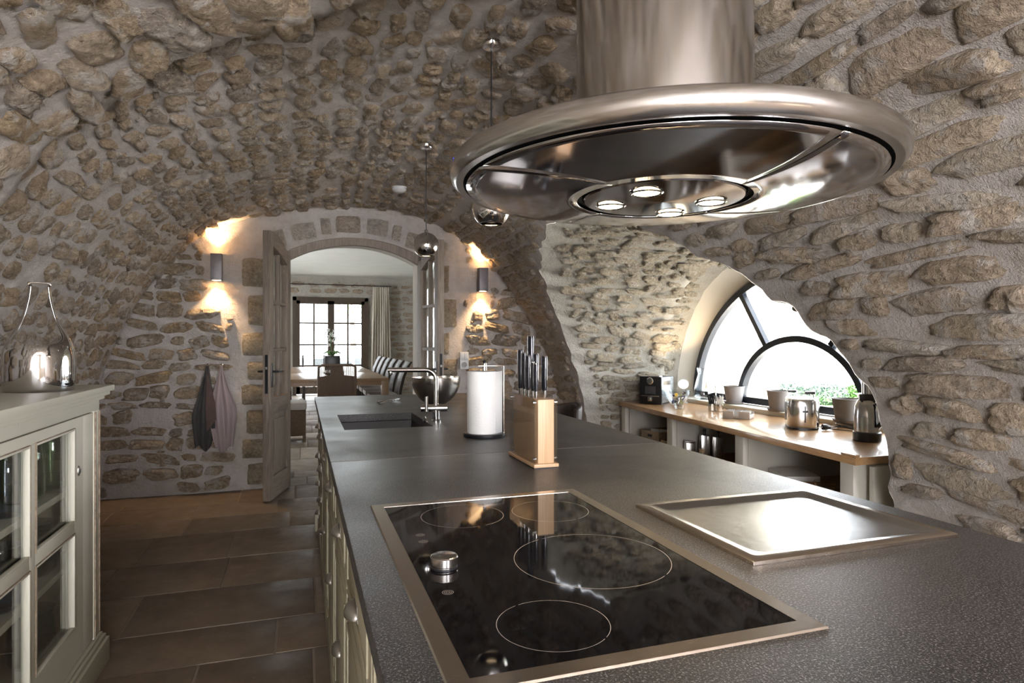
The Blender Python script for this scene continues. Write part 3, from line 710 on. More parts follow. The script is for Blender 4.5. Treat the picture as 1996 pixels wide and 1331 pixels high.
for x, y_, lb in ((1.9, 26, 'leafy tree outside the right panes of the dining window'), (-1.4, 30, 'distant tree outside the left panes of the dining window')):
    t_ = thing('tree', lb, 'tree', (x, y_, -0.05)); leaves(900, (1.6, 1.6, 1.7), (0, 0, 3.9), 0.10, rnd).build('crown', 'leaf', t_, smooth=False)
    b = MB(); b.tube([(0, 0, 0), (0.1, 0, 1.2), (0, 0, 3)], [0.14, 0.11, 0.06]); b.build('trunk', 'bark', t_)
for i, (x, y_, rz, lb) in enumerate(((0.55, 18.0, PI, 'grey garden chair outside, behind the left glazed panes'), (1.1, 18.3, PI, 'grey garden chair outside, behind the orchid'), (1.65, 18.2, PI, 'grey garden chair outside, next to the curtain'), (-0.02, 18.5, PI, 'grey garden chair outside at the far left'))):
    t_ = thing('garden_chair', lb, 'chair', (x, y_, -0.05), rz, 'grey garden chairs on the terrace')
    b = MB(); b.box(-0.22, 0.22, -0.2, 0.22, 0.42, 0.46); b.build('seat', 'garden_grey', t_, bevel=0.01)
    b = MB(); b.box(-0.24, 0.24, 0.2, 0.24, 0.44, 0.92); b.build('backrest', 'garden_grey', t_, bevel=0.01)
    for sx in (-1, 1):
        for sy in (-0.18, 0.2): b = MB(); b.box(sx*0.2-0.02, sx*0.2+0.02, sy-0.02, sy+0.02, 0, 0.43); b.build('leg', 'garden_grey', t_, smooth=False)
t_ = thing('garden_table', 'grey garden table on the terrace outside the dining window', 'table', (0.9, 19.2, -0.05))
b = MB(); b.box(-1.2, 1.2, -0.45, 0.45, 0.7, 0.74); b.build('tabletop', 'garden_grey', t_, bevel=0.005)
for sx in (-1, 1):
    for sy in (-1, 1): b = MB(); b.box(sx*1.1-0.03, sx*1.1+0.03, sy*0.38-0.03, sy*0.38+0.03, 0, 0.7); b.build('leg', 'garden_grey', t_, smooth=False)

# ------------------------------------------------------------------ arched double door
def door_leaf(name, hinge, ang, W_, label, mirror):
    t_ = thing(name, label, None, hinge, ang, kind='structure'); m = -1 if mirror else 1
    ztop = lambda x: 2.10+0.15*math.sin(min(1, x/W_)*PI/2)
    def B(x0, x1, y0, y1, z0, z1, nm, mat): b = MB(); b.box(min(m*x0, m*x1), max(m*x0, m*x1), y0, y1, z0, z1); return b.build(nm, mat, t_, bevel=0.003)
    T = 0.03
    B(0, 0.09, -T, T, 0.01, ztop(0.03), 'stile', 'oakdoor')
    o = B(W_-0.09, W_, -T, T, 0.01, ztop(W_-0.06), 'stile', 'oakdoor')
    n = 10; pts = [(m*(0.09+(W_-0.18)*i/n), ztop(0.09+(W_-0.18)*i/n)) for i in range(n+1)]+[(m*(W_-0.09-(W_-0.18)*i/n), ztop(W_-0.09-(W_-0.18)*i/n)-0.12) for i in range(n+1)]
    b = MB(); vs = [(x, y_, z_) for y_ in (-T, T) for x, z_ in pts]; k = len(pts)
    fs = [(i, i+1, k-2-i, k-1-i) for i in range(n)]+[(i+k, 2*k-1-i, 2*k-2-i, i+1+k) for i in range(n)]+[(i, i+k, (i+1) % k+k, (i+1) % k) for i in range(k)]
    b.add(vs, fs); b.build('top_rail', 'oakdoor_h', t_, smooth=False)
    for z0, z1 in ((0.01, 0.2), (0.72, 0.86)): B(0.09, W_-0.09, -T, T, z0, z1, 'rail', 'oakdoor_h')
    B(0.09, W_-0.09, -0.012, 0.012, 0.2, 0.72, 'lower_panel', 'oakdoor')
    B(0.13, W_-0.13, -0.022, 0.022, 0.25, 0.67, 'raised_field', 'oakdoor')
    xm = W_/2; B(xm-0.014, xm+0.014, -0.02, 0.02, 0.86, 2.08, 'glazing_bar', 'oakdoor')
    zz = (0.86, 1.26, 1.66, 2.0)
    for z_ in zz[1:3]: B(0.09, W_-0.09, -0.02, 0.02, z_-0.014, z_+0.014, 'glazing_bar', 'oakdoor_h')
    for xa, xb in ((0.09, xm-0.014), (xm+0.014, W_-0.09)):
        for i in range(3): B(xa, xb, -0.003, 0.003, zz[i]+0.014, zz[i+1]-(0.014 if i < 2 else -0.06), 'pane', 'glass')
    hd = B(W_-0.045-0.02, W_-0.045+0.02, T, T+0.006, 0.95, 1.15, 'lock_plate', 'black')
    for s_ in (-1, 1):
        b = MB(); b.tube([(m*(W_-0.05), s_*T, 1.08), (m*(W_-0.05), s_*(T+0.05), 1.08), (m*(W_-0.16), s_*(T+0.055), 1.08)], 0.009); b.build('door_handle', 'black', t_)
    e = MB(); x0, x1 = sorted((m*(W_-0.001), m*(W_+0.002))); e.box(x0, x1, -0.012, 0.012, 0.90, 1.22); e.build('edge_lock_plate', 'black', t_, smooth=False)
    e = MB(); x0, x1 = sorted((m*(W_), m*(W_+0.006))); e.box(x0, x1, -0.007, 0.007, 1.10, 1.12); e.build('latch', 'nickel', t_, smooth=False)
    return t_
a_l = math.atan2(5.55-6.1, -0.27+0.12)
door_leaf('door_1', (-0.12, 6.10, 0), a_l, 0.575, 'weathered oak arched door leaf standing open at the left of the doorway', False)
a_r = math.atan2(5.55-6.1, 1.19-1.11)
door_leaf('door_2', (1.11, 6.10, 0), a_r+PI, 0.56, 'weathered oak arched door leaf standing open at the right of the doorway', True)
df = MB(); pin = [(DX0+0.07, 0), (DX0+0.07, 1)]; 
outp = [(DX0, 0.0), (DX0, DZS)]+[(DX0+(DX1-DX0)*i/20, arch_z(DX0+(DX1-DX0)*i/20)) for i in range(1, 20)]+[(DX1, DZS), (DX1, 0.0)]
inp_ = [(DX0+0.06, 0.0), (DX0+0.06, DZS-0.06)]+[(DX0+0.06+(DX1-DX0-0.12)*i/20, arch_z(DX0+0.06+(DX1-DX0-0.12)*i/20, DX0+0.06, DX1-0.06, DZS-0.06, DZA-0.065)) for i in range(1, 20)]+[(DX1-0.06, DZS-0.06), (DX1-0.06, 0.0)]
k = len(outp); vs = []
for a_, b_ in zip(outp, inp_):
    for p_ in (a_, b_):
        for y_ in (6.12, 6.19): vs.append((p_[0], y_, p_[1]))
fs = []
for i in range(k-1):
    for p_, q in ((0, 1), (1, 3), (3, 2), (2, 0)): fs.append((4*i+p_, 4*i+q, 4*i+4+q, 4*i+4+p_))
df.add(vs, fs); struct(df.build('trim_5', 'oakdoor', ang=50), 'arched oak door frame')

# ------------------------------------------------------------------ island
XL, XR, YN, YE, ZT = 0.095, 1.39, 0.10, 4.87, 0.92
top = thing('granite_worktop', 'long dark granite island worktop with a fine joint across it', 'worktop', (0, 0, 0))
b = MB(); b.box(XL, XR, YN, 2.2185, ZT-0.04, ZT); b.build('slab', 'granite', top, bevel=0.003)
SX0, SX1, SY0, SY1 = 0.19, 0.605, 3.0, 3.63
b = MB(); xs = [XL, SX0, SX1, XR]; ys = [2.2215, SY0, SY1, YE]
vs = [(x, y_, z_) for z_ in (ZT-0.04, ZT) for y_ in ys for x in xs]; fs = []
for j in range(3):
    for i in range(3):
        if i == 1 and j == 1: continue
        a = j*4+i; fs += [(a, a+4, a+5, a+1), (16+a, 17+a, 21+a, 20+a)]
for a, b_ in ((0, 1), (1, 2), (2, 3), (3, 7), (7, 11), (11, 15), (15, 14), (14, 13), (13, 12), (12, 8), (8, 4), (4, 0), (5, 9), (9, 10), (10, 6), (6, 5)): fs.append((a, b_, b_+16, a+16))
b.add(vs, fs); b.build('slab', 'granite', top, smooth=False)
b = MB(); b.box(XL+0.002, XR-0.002, 2.2185, 2.2215, ZT-0.03, ZT+0.0002); b.build('joint', simple('pale_joint', (0.20, 0.17, 0.15), 0.8), top, smooth=False)
# sink
t_ = thing('undermount_sink', 'black rectangular sink set under the far end of the granite', 'sink', ((SX0+SX1)/2, (SY0+SY1)/2, ZT-0.22))
hx, hy = (SX1-SX0)/2, (SY1-SY0)/2
b = MB(); o_ = 0.012
vs = [(sx*a, sy*c_, z_) for a, c_, z_ in ((hx+o_, hy+o_, 0.178), (hx+0.004, hy+0.004, 0.178), (hx-0.015, hy-0.015, 0.012), (hx+o_, hy+o_, 0.0)) for sx, sy in ((-1, -1), (1, -1), (1, 1), (-1, 1))]
fs = []
for r_ in ((0, 1), (1, 2), (0, 3)):
    for i in range(4): fs.append((r_[0]*4+i, r_[0]*4+(i+1) % 4, r_[1]*4+(i+1) % 4, r_[1]*4+i))
fs += [(8, 9, 10, 11), (12, 13, 14, 15)]; b.add(vs, fs); b.build('basin', 'sinkm', t_, bevel=0.004)
b = MB(); b.lathe([(0, 0.014), (0.03, 0.014), (0.038, 0.016), (0.04, 0.0125)], 20); b.build('drain', 'chrome', t_)
# base cabinets
XC = 0.135
def cup_pull(parent, y, z):
    m = MB(); n1, n2 = 12, 6; vs = []; W_, Hh, Dp = 0.045, 0.030, 0.026
    for i in range(n1+1):
        a = PI*i/n1
        for j in range(n2+1):
            c_ = (PI/2)*j/n2
            vs.append((-Dp*math.sin(a)*math.cos(c_)*1.0, W_*math.cos(a), Hh*math.sin(a)*math.sin(c_)))
    fs = [(i*(n2+1)+j, (i+1)*(n2+1)+j, (i+1)*(n2+1)+j+1, i*(n2+1)+j+1) for i in range(n1) for j in range(n2)]
    m.add(vs, fs); o = m.build('cup_pull', 'nickel', parent, (-0.022, y, z), ang=60)
    md = o.modifiers.new('s', 'SOLIDIFY'); md.thickness = 0.0018
    m = MB(); m.box(-0.002, 0.001, -0.05, 0.05, 0.0, 0.036); m.build('pull_plate', 'nickel', parent, (-0.021, y, z-0.003), bevel=0.001)
def front(parent, nm, y0, y1, z0, z1, panel=True):
    m = MB(); m.box(-0.02, 0.0, y0, y1, z0, z1); o = m.build(nm, 'olive', parent, bevel=0.002)
    if panel:
        w_ = 0.045; m = MB()
        for a in ((y0+w_, y0+w_+0.014, z0+w_, z1-w_), (y1-w_-0.014, y1-w_, z0+w_, z1-w_), (y0+w_, y1-w_, z0+w_, z0+w_+0.014), (y0+w_, y1-w_, z1-w_-0.014, z1-w_)):
            m.box(-0.0245, -0.018, *a)
        m.build('moulding', 'olive', o, bevel=0.003)
        m = MB(); m.box(-0.0225, -0.018, y0+w_+0.035, y1-w_-0.035, z0+w_+0.03, z1-w_-0.03); m.build('raised_field', 'olive', o, bevel=0.004)
    return o
cabs = [('nearest the camera', 0.22, 1.09, 1), ('second from the camera, beside the hob knob', 1.11, 1.71, 1), ('third from the camera', 1.73, 2.30, 1), ('fourth from the camera, under the worktop joint', 2.32, 2.92, 1), ('fifth from the camera, under the sink', 2.94, 3.68, 1), ('of small drawers at the far end of the island', 3.70, 4.62, 3)]
for lb, y0, y1, kd in cabs:
    t_ = thing('base_cabinet', 'cream painted base cabinet '+lb, 'cabinet', (XC, (y0+y1)/2, 0), group='cream cabinets along the aisle side of the island'); hw = (y1-y0)/2-0.002
    m = MB(); m.box(0.0, 0.595, -hw-0.009, -hw+0.015, 0.0, 0.878).box(0.0, 0.595, hw-0.015, hw+0.009, 0.0, 0.878).box(0.0, 0.595, -hw, hw, 0.08, 0.10).box(0.58, 0.595, -hw, hw, 0.0, 0.878).box(0.0, 0.012, -hw, hw, 0.0, 0.10)
    if 'sink' not in lb: m.box(0.0, 0.595, -hw, hw, 0.84, 0.878)
    else: m.box(0.0, 0.03, -hw, hw, 0.84, 0.878)
    m.build('body', 'olive', t_, bevel=0.002)
    if kd == 1:
        o = front(t_, 'drawer', -hw, hw, 0.665, 0.872); cup_pull(o, 0, 0.735)
        o = front(t_, 'deep_drawer', -hw, hw, 0.105, 0.655); cup_pull(o, 0, 0.37)
    else:
        for a, c_ in ((-hw, -0.005), (0.005, hw)):
            for z0, z1 in ((0.665, 0.872), (0.49, 0.655), (0.30, 0.48), (0.105, 0.29)):
                o = front(t_, 'drawer', a, c_, z0, z1, False); cup_pull(o, (a+c_)/2, (z0+z1)/2-0.015)
    m = MB(); m.box(-0.026, 0.0, -hw-0.008, hw+0.008, 0.0, 0.095); m.build('plinth', 'olive', t_, bevel=0.004)
    if kd == 3:
        m = MB(); m.box(-0.045, 0.05, hw-0.03, hw+0.075, 0.0, 0.12).box(-0.035, 0.04, hw-0.02, hw+0.065, 0.12, 0.14); m.build('foot_block', 'olive', t_, bevel=0.004)
        m = MB(); m.box(-0.022, 0.04, hw+0.01, hw+0.06, 0.13, 0.878); m.build('corner_post', 'olive', t_, bevel=0.004)
t_ = thing('island_back_panel', 'cream panelled back of the island facing the window side', 'panel', (XR-0.35, 2.4, 0))
m = MB(); m.box(-0.3, 0.0, -2.2, 2.25, 0.0, 0.878); m.build('panelling', 'olive', t_, bevel=0.004)
# cooktop
CX0, CX1, CY0, CY1 = 0.163, 0.715, 0.705, 1.592
t_ = thing('induction_hob', 'black glass hob with a brushed steel frame set into the island', 'hob', ((CX0+CX1)/2, (CY0+CY1)/2, ZT))
hx, hy = (CX1-CX0)/2, (CY1-CY0)/2; fw = 0.030; m = MB()
vs = [(sx*a, sy*b_, z_) for a, b_, z_ in ((hx, hy, 0.0002), (hx-0.002, hy-0.002, 0.003), (hx-fw, hy-fw, 0.003), (hx-fw, hy-fw, 0.0002)) for sx, sy in ((-1, -1), (1, -1), (1, 1), (-1, 1))]
fs = []
for r_ in range(3):
    for i in range(4): fs.append((r_*4+i, r_*4+(i+1) % 4, r_*4+4+(i+1) % 4, r_*4+4+i))
m.add(vs, fs); m.build('steel_frame', 'steel_frame', t_, smooth=False)
m = MB(); m.box(-hx+fw, hx-fw, -hy+fw, hy-fw, 0.0002, 0.0022); m.build('glass_plate', 'hob', t_, smooth=False)
def ring(x, y_, r_, gaps, w_=0.00042, nm='cooking_zone_ring'):
    m = MB(); n = 96
    for i in range(n):
        a0, a1 = 2*PI*i/n, 2*PI*(i+1)/n; deg = math.degrees((a0+a1)/2)
        if any(abs((deg-g_+180) % 360-180) < 2.2 for g_ in gaps): continue
        m.add([((r_+s_*w_)*math.cos(a), (r_+s_*w_)*math.sin(a), 0) for a in (a0, a1) for s_ in (-1, 1)], [(0, 1, 3, 2)])
    m.build(nm, 'ring', t_, (x-(CX0+CX1)/2, y_-(CY0+CY1)/2, 0.0024), smooth=False)
ring(0.358, 1.43, 0.096, (285,)); ring(0.569, 1.405, 0.092, (290,)); ring(0.518, 1.071, 0.146, (110, 305)); ring(0.345, 0.84, 0.082, (110, 310))
for x, y_ in ((0.238, 1.315), (0.236, 1.27), (0.226, 1.00)):
    for r_ in (0.003, 0.006, 0.009): ring(x, y_, r_, (), 0.0003, 'touch_mark')
k_ = thing('hob_knob', 'round brushed steel control knob on the left of the black hob', 'knob', (0.245, 1.115, ZT+0.0025))
m = MB(); m.lathe([(0.0, 0), (0.0235, 0), (0.0235, 0.004), (0.0250, 0.006), (0.0250, 0.019), (0.0235, 0.021), (0.0225, 0.0215), (0.0, 0.0205)], 48); m.build('dial', 'steel', k_)
m = MB(); m.lathe([(0.0245, -0.0005), (0.0245, 0.003), (0.0, 0.003)], 32); m.build('skirt', 'black', k_)
# teppan griddle
GX0, GX1, GY0, GY1 = 0.783, 1.305, 0.946, 1.373
t_ = thing('steel_griddle', 'rectangular brushed steel griddle plate set in the island right of the hob', 'griddle', ((GX0+GX1)/2, (GY0+GY1)/2, ZT))
hx, hy = (GX1-GX0)/2, (GY1-GY0)/2
def rr(a, b_, r_, z_, n=6):
    P = []
    for cx, cy, s_ in ((a-r_, b_-r_, 0), (-a+r_, b_-r_, 90), (-a+r_, -b_+r_, 180), (a-r_, -b_+r_, 270)):
        for i in range(n+1): an = math.radians(s_+90*i/n); P.append((cx+r_*math.cos(an), cy+r_*math.sin(an), z_))
    return P
def loft(rings, caps=(False, True)):
    m = MB(); n = len(rings[0]); vs = [p_ for r_ in rings for p_ in r_]; fs = [(i*n+j, i*n+(j+1) % n, (i+1)*n+(j+1) % n, (i+1)*n+j) for i in range(len(rings)-1) for j in range(n)]
    if caps[0]: fs.append(tuple(range(n))[::-1])
    if caps[1]: fs.append(tuple(range((len(rings)-1)*n, len(rings)*n)))
    return m.add(vs, fs)
loft([rr(hx, hy, 0.002, 0.0003), rr(hx, hy, 0.002, 0.007), rr(hx-0.003, hy-0.003, 0.003, 0.009), rr(hx-0.022, hy-0.022, 0.012, 0.009)], (False, False)).build('rim', 'steel_frame', t_)
loft([rr(hx-0.022, hy-0.022, 0.012, 0.009), rr(hx-0.030, hy-0.030, 0.02, 0.0075), rr(hx-0.044, hy-0.044, 0.03, 0.0015), rr(hx-0.055, hy-0.055, 0.028, 0.0008)], (False, True)).build('plate', 'griddle', t_)
# faucet
t_ = thing('kitchen_tap', 'chrome mixer tap with a long flat spout behind the sink', 'tap', (0.655, 3.17, ZT), 0)
m = MB(); m.lathe([(0.0, 0), (0.026, 0), (0.026, 0.008), (0.018, 0.012), (0.018, 0.06)], 24); m.build('base', 'chrome', t_)
m = MB(); m.tube([(-0.075, 0.014, 0.07), (0.055, -0.01, 0.07)], 0.019, 20); m.build('mixer_body', 'chrome', t_)
bend = [(0, 0, 0.085), (0, 0, 0.20)]+[(-0.05+0.05*math.cos(a), (0.05-0.05*math.cos(a))*0.3, 0.215+0.05*math.sin(a)) for a in [PI/2*i/8 for i in range(9)]]+[(-0.235, 0.065, 0.265)]
m = MB(); m.tube(bend, 0.0125, 16); m.build('spout', 'chrome', t_)
m = MB(); m.lathe([(0.010, -0.018), (0.012, -0.015), (0.012, 0.0), (0, 0)], 16, (-0.222, 0.062, 0.256)); m.build('aerator', 'chrome', t_)
m = MB(); m.tube([(-0.052, -0.012, 0.055), (-0.052, -0.012, 0.13)], 0.009, 14); m.build('lever', 'chrome', t_)
m = MB(); m.lathe([(0, 0), (0.014, 0), (0.014, 0.008), (0.007, 0.012), (0.007, 0.03), (0.0, 0.031)], 16, (-0.055, -0.0, 0)); m.build('side_control', 'chrome', t_)
# steel bowl
t_ = thing('mixing_bowl', 'large brushed steel salad bowl behind the tap', 'bowl', (0.825, 4.0, ZT))
pr = [(0.0, 0.0), (0.05, 0.001)]+[(0.158*math.sin(a)**0.9, 0.178*(1-math.cos(a))) for a in [PI/2*i/14 for i in range(5, 15)]]
m = MB(); m.lathe(pr+[(r_-0.003, z_) for r_, z_ in pr[::-1]][:-1]+[(0, 0.004)], 56, cap=False); m.build('shell', steel('bowl_steel', (0.62, 0.58, 0.53), 0.2, (8, 8, 0.2)), t_)
m = MB(); m.tube([(0.157*math.cos(2*PI*i/48), 0.157*math.sin(2*PI*i/48), 0.178) for i in range(48)], 0.0025, 6, True); m.build('rim', 'chrome', t_)
# serving cutlery
def cutlery(name, label, loc, rz, fork):
    t_ = thing(name, label, 'cutlery', loc, rz, 'serving spoon and fork on the granite')
    m = MB(); pts = [(-0.11, 0, 0.004), (-0.07, 0, 0.008), (-0.02, 0, 0.012), (0.03, 0, 0.006)]; m.tube(pts, [0.006, 0.004, 0.003, 0.0035], 8); m.build('handle', 'chrome', t_)
    if fork:
        m = MB()
        for k in range(4): m.tube([(0.03, (k-1.5)*0.004, 0.006), (0.06, (k-1.5)*0.009, 0.004), (0.10, (k-1.5)*0.009, 0.012)], 0.0022, 6)
        m.build('tines', 'chrome', t_)
    else:
        m = MB(); vs = [(0.065+0.038*r_*math.cos(a), 0.022*r_*math.sin(a), 0.004+0.010*r_*r_) for r_ in (0.01, 0.5, 1) for a in [2*PI*i/20 for i in range(20)]]
        m.add(vs, [(k*20+i, k*20+(i+1) % 20, (k+1)*20+(i+1) % 20, (k+1)*20+i) for k in range(2) for i in range(20)]+[tuple(range(20))[::-1]]); o = m.build('spoon_bowl', 'chrome', t_); md = o.modifiers.new('s', 'SOLIDIFY'); md.thickness = 0.0015
cutlery('serving_spoon', 'chrome serving spoon lying in front of its pair near the island end', (0.555, 4.24, ZT), 0.85, False)
cutlery('serving_fork', 'chrome serving fork lying behind the spoon near the island end', (0.565, 4.33, ZT), 0.72, True)
# paper towel
t_ = thing('paper_towel_holder', 'black-based steel paper towel holder on the island', 'holder', (0.755, 2.62, ZT))
m = MB(); m.lathe([(0, 0), (0.090, 0), (0.092, 0.004), (0.092, 0.013), (0.088, 0.016), (0, 0.016)], 48); m.build('base', 'black', t_)
m = MB(); m.tube([(0.09*math.cos(0), 0.0, 0.016), (0.088, 0.0, 0.02)], 0.004, 8); m.lathe([(0.009, 0.016), (0.009, 0.315), (0, 0.315)], 16); m.build('post', 'chrome', t_)
m = MB(); m.box(0.083, 0.087, -0.011, 0.011, 0.012, 0.305).box(-0.03, 0.087, -0.011, 0.011, 0.302, 0.306); m.build('bracket', 'steel_frame', t_, bevel=0.001)
m = MB(); m.lathe([(0.0, 0.306), (0.008, 0.306), (0.006, 0.318), (0.009, 0.326), (0.0, 0.33)], 12); m.build('finial', 'black', t_)
t_ = thing('paper_towel_roll', 'white quilted paper towel roll standing on its holder', 'paper roll', (0.748, 2.62, ZT+0.0165))
m = MB(); n = 64; vs = []; 
prof_ = [(0.012, 0.0), (0.068, 0.0), (0.0695, 0.003), (0.0705, 0.13), (0.0695, 0.262), (0.068, 0.265), (0.012, 0.265)]
m.lathe(prof_+[prof_[0]], n, cap=False); m.build('roll', 'paper', t_, ang=50)
m = MB(); vs = []
for i in range(13):
    a = -0.95+0.75*i/12; r_ = 0.0712+0.012*(i/12)**2
    for z_ in (0.0, 0.13, 0.265): vs.append((r_*math.cos(a), r_*math.sin(a), z_))
m.add(vs, [(i*3+j, (i+1)*3+j, (i+1)*3+j+1, i*3+j+1) for i in range(12) for j in range(2)]); o = m.build('loose_sheet', 'paper', t_); md = o.modifiers.new('s', 'SOLIDIFY'); md.thickness = 0.001
# knife block
KX, KY = 0.752, 2.02
t_ = thing('knife_block', 'bamboo and clear acrylic knife block standing behind the hob', 'knife block', (KX, KY, ZT))
m = MB(); m.box(-0.043, 0.043, -0.134, 0.134, 0.003, 0.014); m.build('base', 'bamboo', t_, bevel=0.002)
m = MB(); m.box(-0.041, 0.041, -0.132, 0.132, 0.0, 0.003); m.build('foot', 'black', t_, smooth=False)
m = MB(); m.box(-0.028, 0.029, -0.128, 0.118, 0.014, 0.222); m.build('core', 'bamboo', t_, bevel=0.004)
for x, h_ in ((-0.040, 0.232), (0.037, 0.226)):
    m = MB(); m.box(x, x+0.0035, -0.128, 0.126, 0.014, h_); m.build('acrylic_side', 'acrylic', t_, smooth=False)
    for y_ in (-0.115, 0.113):
        for z_ in (0.03, 0.212): m = MB(); m.tube([(x-0.001, y_, z_), (-0.028 if x < 0 else x-0.007, y_, z_)] if x < 0 else [(0.030, y_, z_), (x+0.0045, y_, z_)], 0.0045, 10); m.build('pin', 'chrome', t_)
def knife(x, y_, zt, hl, r_, lb, blade=False):
    hl = zt-1.1425
    if x < 0.74: x += 0.006
    k_ = thing('kitchen_knife', lb, 'knife', (x, y_, zt-hl), 0, 'black-handled knives in the block')
    m = MB(); R_ = r_; rings = []
    for z_, s_ in ((0.022, 0.80), (0.03, 1.0), (hl*0.5, 1.05), (hl-0.012, 1.12), (hl-0.003, 1.02)):
        rings.append([(0.75*R_*s_*math.cos(a), 1.15*R_*s_*math.sin(a), z_) for a in [2*PI*i/20 for i in range(20)]])
    loft(rings, (True, True)).build('handle', 'handle_steel', k_)
    m = MB(); rings = [[(0.75*R_*s_*math.cos(a), 1.15*R_*s_*math.sin(a), z_) for a in [2*PI*i/20 for i in range(20)]] for z_, s_ in ((0.0, 0.62), (0.018, 0.78), (0.022, 0.82))]
    loft(rings, (True, True)).build('bolster', 'steel', k_)
    m = MB(); m.lathe([(R_*0.9, hl-0.003), (R_*0.8, hl), (0, hl+0.001)], 20); m.build('end_cap', 'chrome', k_)
    if blade: m = MB(); m.box(-0.0012, 0.0012, -R_*1.3, R_*1.3, -0.15, 0.001); m.build('blade', 'chrome', k_, smooth=False)
M['handle_steel'] = simple('black_knife_handle', (0.014, 0.015, 0.022), 0.16, 0.3, coat=0.6)
for a in ((0.733, 2.105, 1.302, 0.125, 0.0115, 'large black knife handle at the left back of the knife block'), (0.733, 2.065, 1.292, 0.115, 0.0085, 'narrow black knife handle half hidden behind the left back knife'),
          (0.731, 2.02, 1.284, 0.115, 0.0100, 'black knife handle third from the left in the knife block'), (0.731, 1.975, 1.262, 0.095, 0.0075, 'small black knife handle between two larger ones in the block'),
          (0.731, 1.945, 1.258, 0.095, 0.0080, 'small black knife handle nearest the front of the block'), (0.770, 2.085, 1.352, 0.14, 0.0125, 'tallest black handle rising above the other knives'),
          (0.760, 2.005, 1.290, 0.125, 0.0110, 'black knife handle in the middle of the bamboo core'), (0.779, 1.975, 1.283, 0.125, 0.0115, 'black knife handle at the right edge of the block')): knife(*a)

# ------------------------------------------------------------------ extractor hood
HX, HY, HZ = 0.732, 1.168, 1.665
t_ = thing('extractor_hood', 'round brushed steel island hood hanging from the vault over the hob', 'hood', (HX, HY, HZ))
m = MB(); m.lathe([(0.183, 0.05), (0.183, 1.02)], 72, cap=False); m.build('chimney', 'steel_v', t_)
m = MB(); m.lathe([(0.425, -0.006), (0.440, -0.006), (0.4505, 0.004), (0.4535, 0.018), (0.449, 0.031), (0.434, 0.039), (0.30, 0.052), (0.183, 0.058)], 120, cap=False); m.build('rim', 'steel', t_)
m = MB(); m.lathe([(0.426, -0.006), (0.424, 0.012), (0.0, 0.012)], 96, cap=False); m.build('dark_recess', 'black_gap', t_)
def dome(r_): return -0.036+0.028*(r_/0.418)**2
# panels between four swirling seams
phi = [math.atan2(1.12-HY, 0.31-HX), math.atan2(0.73-HY, 0.80-HX), math.atan2(1.25-HY, 1.19-HX), math.atan2(1.56-HY, 0.69-HX)]
twist = [0.65, 0.40, 0.45, 0.45]
seams = sorted([(p_ % (2*PI), tw) for p_, tw in zip(phi, twist)])
for i in range(4):
    a0, t0 = seams[i]; a1, t1 = seams[(i+1) % 4]
    if a1 <= a0: a1 += 2*PI
    m = MB(); nr, na = 10, 28; vs = []
    for r_i in range(nr+1):
        r_ = 0.182+(0.418-0.182)*r_i/nr; g_ = 0.0009/r_; f_ = 1-(r_-0.182)/(0.228)
        for j in range(na+1):
            A0 = a0+t0*f_*0.55+g_; A1 = a1+t1*f_*0.55-g_; a = A0+(A1-A0)*j/na; vs.append((r_*math.cos(a), r_*math.sin(a), dome(r_)))
    fs = [(r_i*(na+1)+j, r_i*(na+1)+j+1, (r_i+1)*(na+1)+j+1, (r_i+1)*(na+1)+j) for r_i in range(nr) for j in range(na)]
    m.add(vs, fs); o = m.build('filter_panel', 'steel_mir', t_); md = o.modifiers.new('s', 'SOLIDIFY'); md.thickness = 0.003; md.offset = 1
m = MB(); m.lathe([(0.184, -0.024), (0.172, -0.026), (0.172, -0.018)], 64, cap=False); m.build('centre_gap', 'black_gap', t_)
m = MB(); m.lathe([(0.0, -0.038), (0.166, -0.033), (0.1685, -0.030), (0.166, -0.025)], 72, cap=False); m.build('centre_plate', 'steel_mir', t_)
# four halogens
for k, (dx, dy) in enumerate(((-0.085, 0.075), (-0.075, -0.06), (0.10, -0.03), (0.085, 0.105))):
    m = MB(); m.lathe([(0.034, -0.001), (0.030, -0.0035), (0.026, -0.001)], 32, cap=False); hh = m.build('halogen_bezel', 'chrome', t_, (dx, dy, -0.0365))
    m = MB(); m.lathe([(0.0, -0.0015), (0.026, -0.0015), (0.026, 0.0)], 24); m.build('halogen_bulb', 'bulb', hh, (0, 0, 0))
    l = D.lights.new('hood_spot', 'SPOT'); l.energy = 5; l.color = (1, 0.76, 0.48); l.spot_size = 1.5; l.spot_blend = 0.6; l.shadow_soft_size = 0.02
    lo = D.objects.new('hood_spot', l); COL.objects.link(lo); lo.location = (HX+dx, HY+dy, HZ-0.05)
m = MB(); m.lathe([(0.0, 0), (0.0025, 0.0)], 10, mt=rotm('Y', -PI/2)); m.build('blue_indicator', emit('blue_led', (0.05, 0.1, 1.0), 4), t_, (-0.4525, 0.02, 0.018))

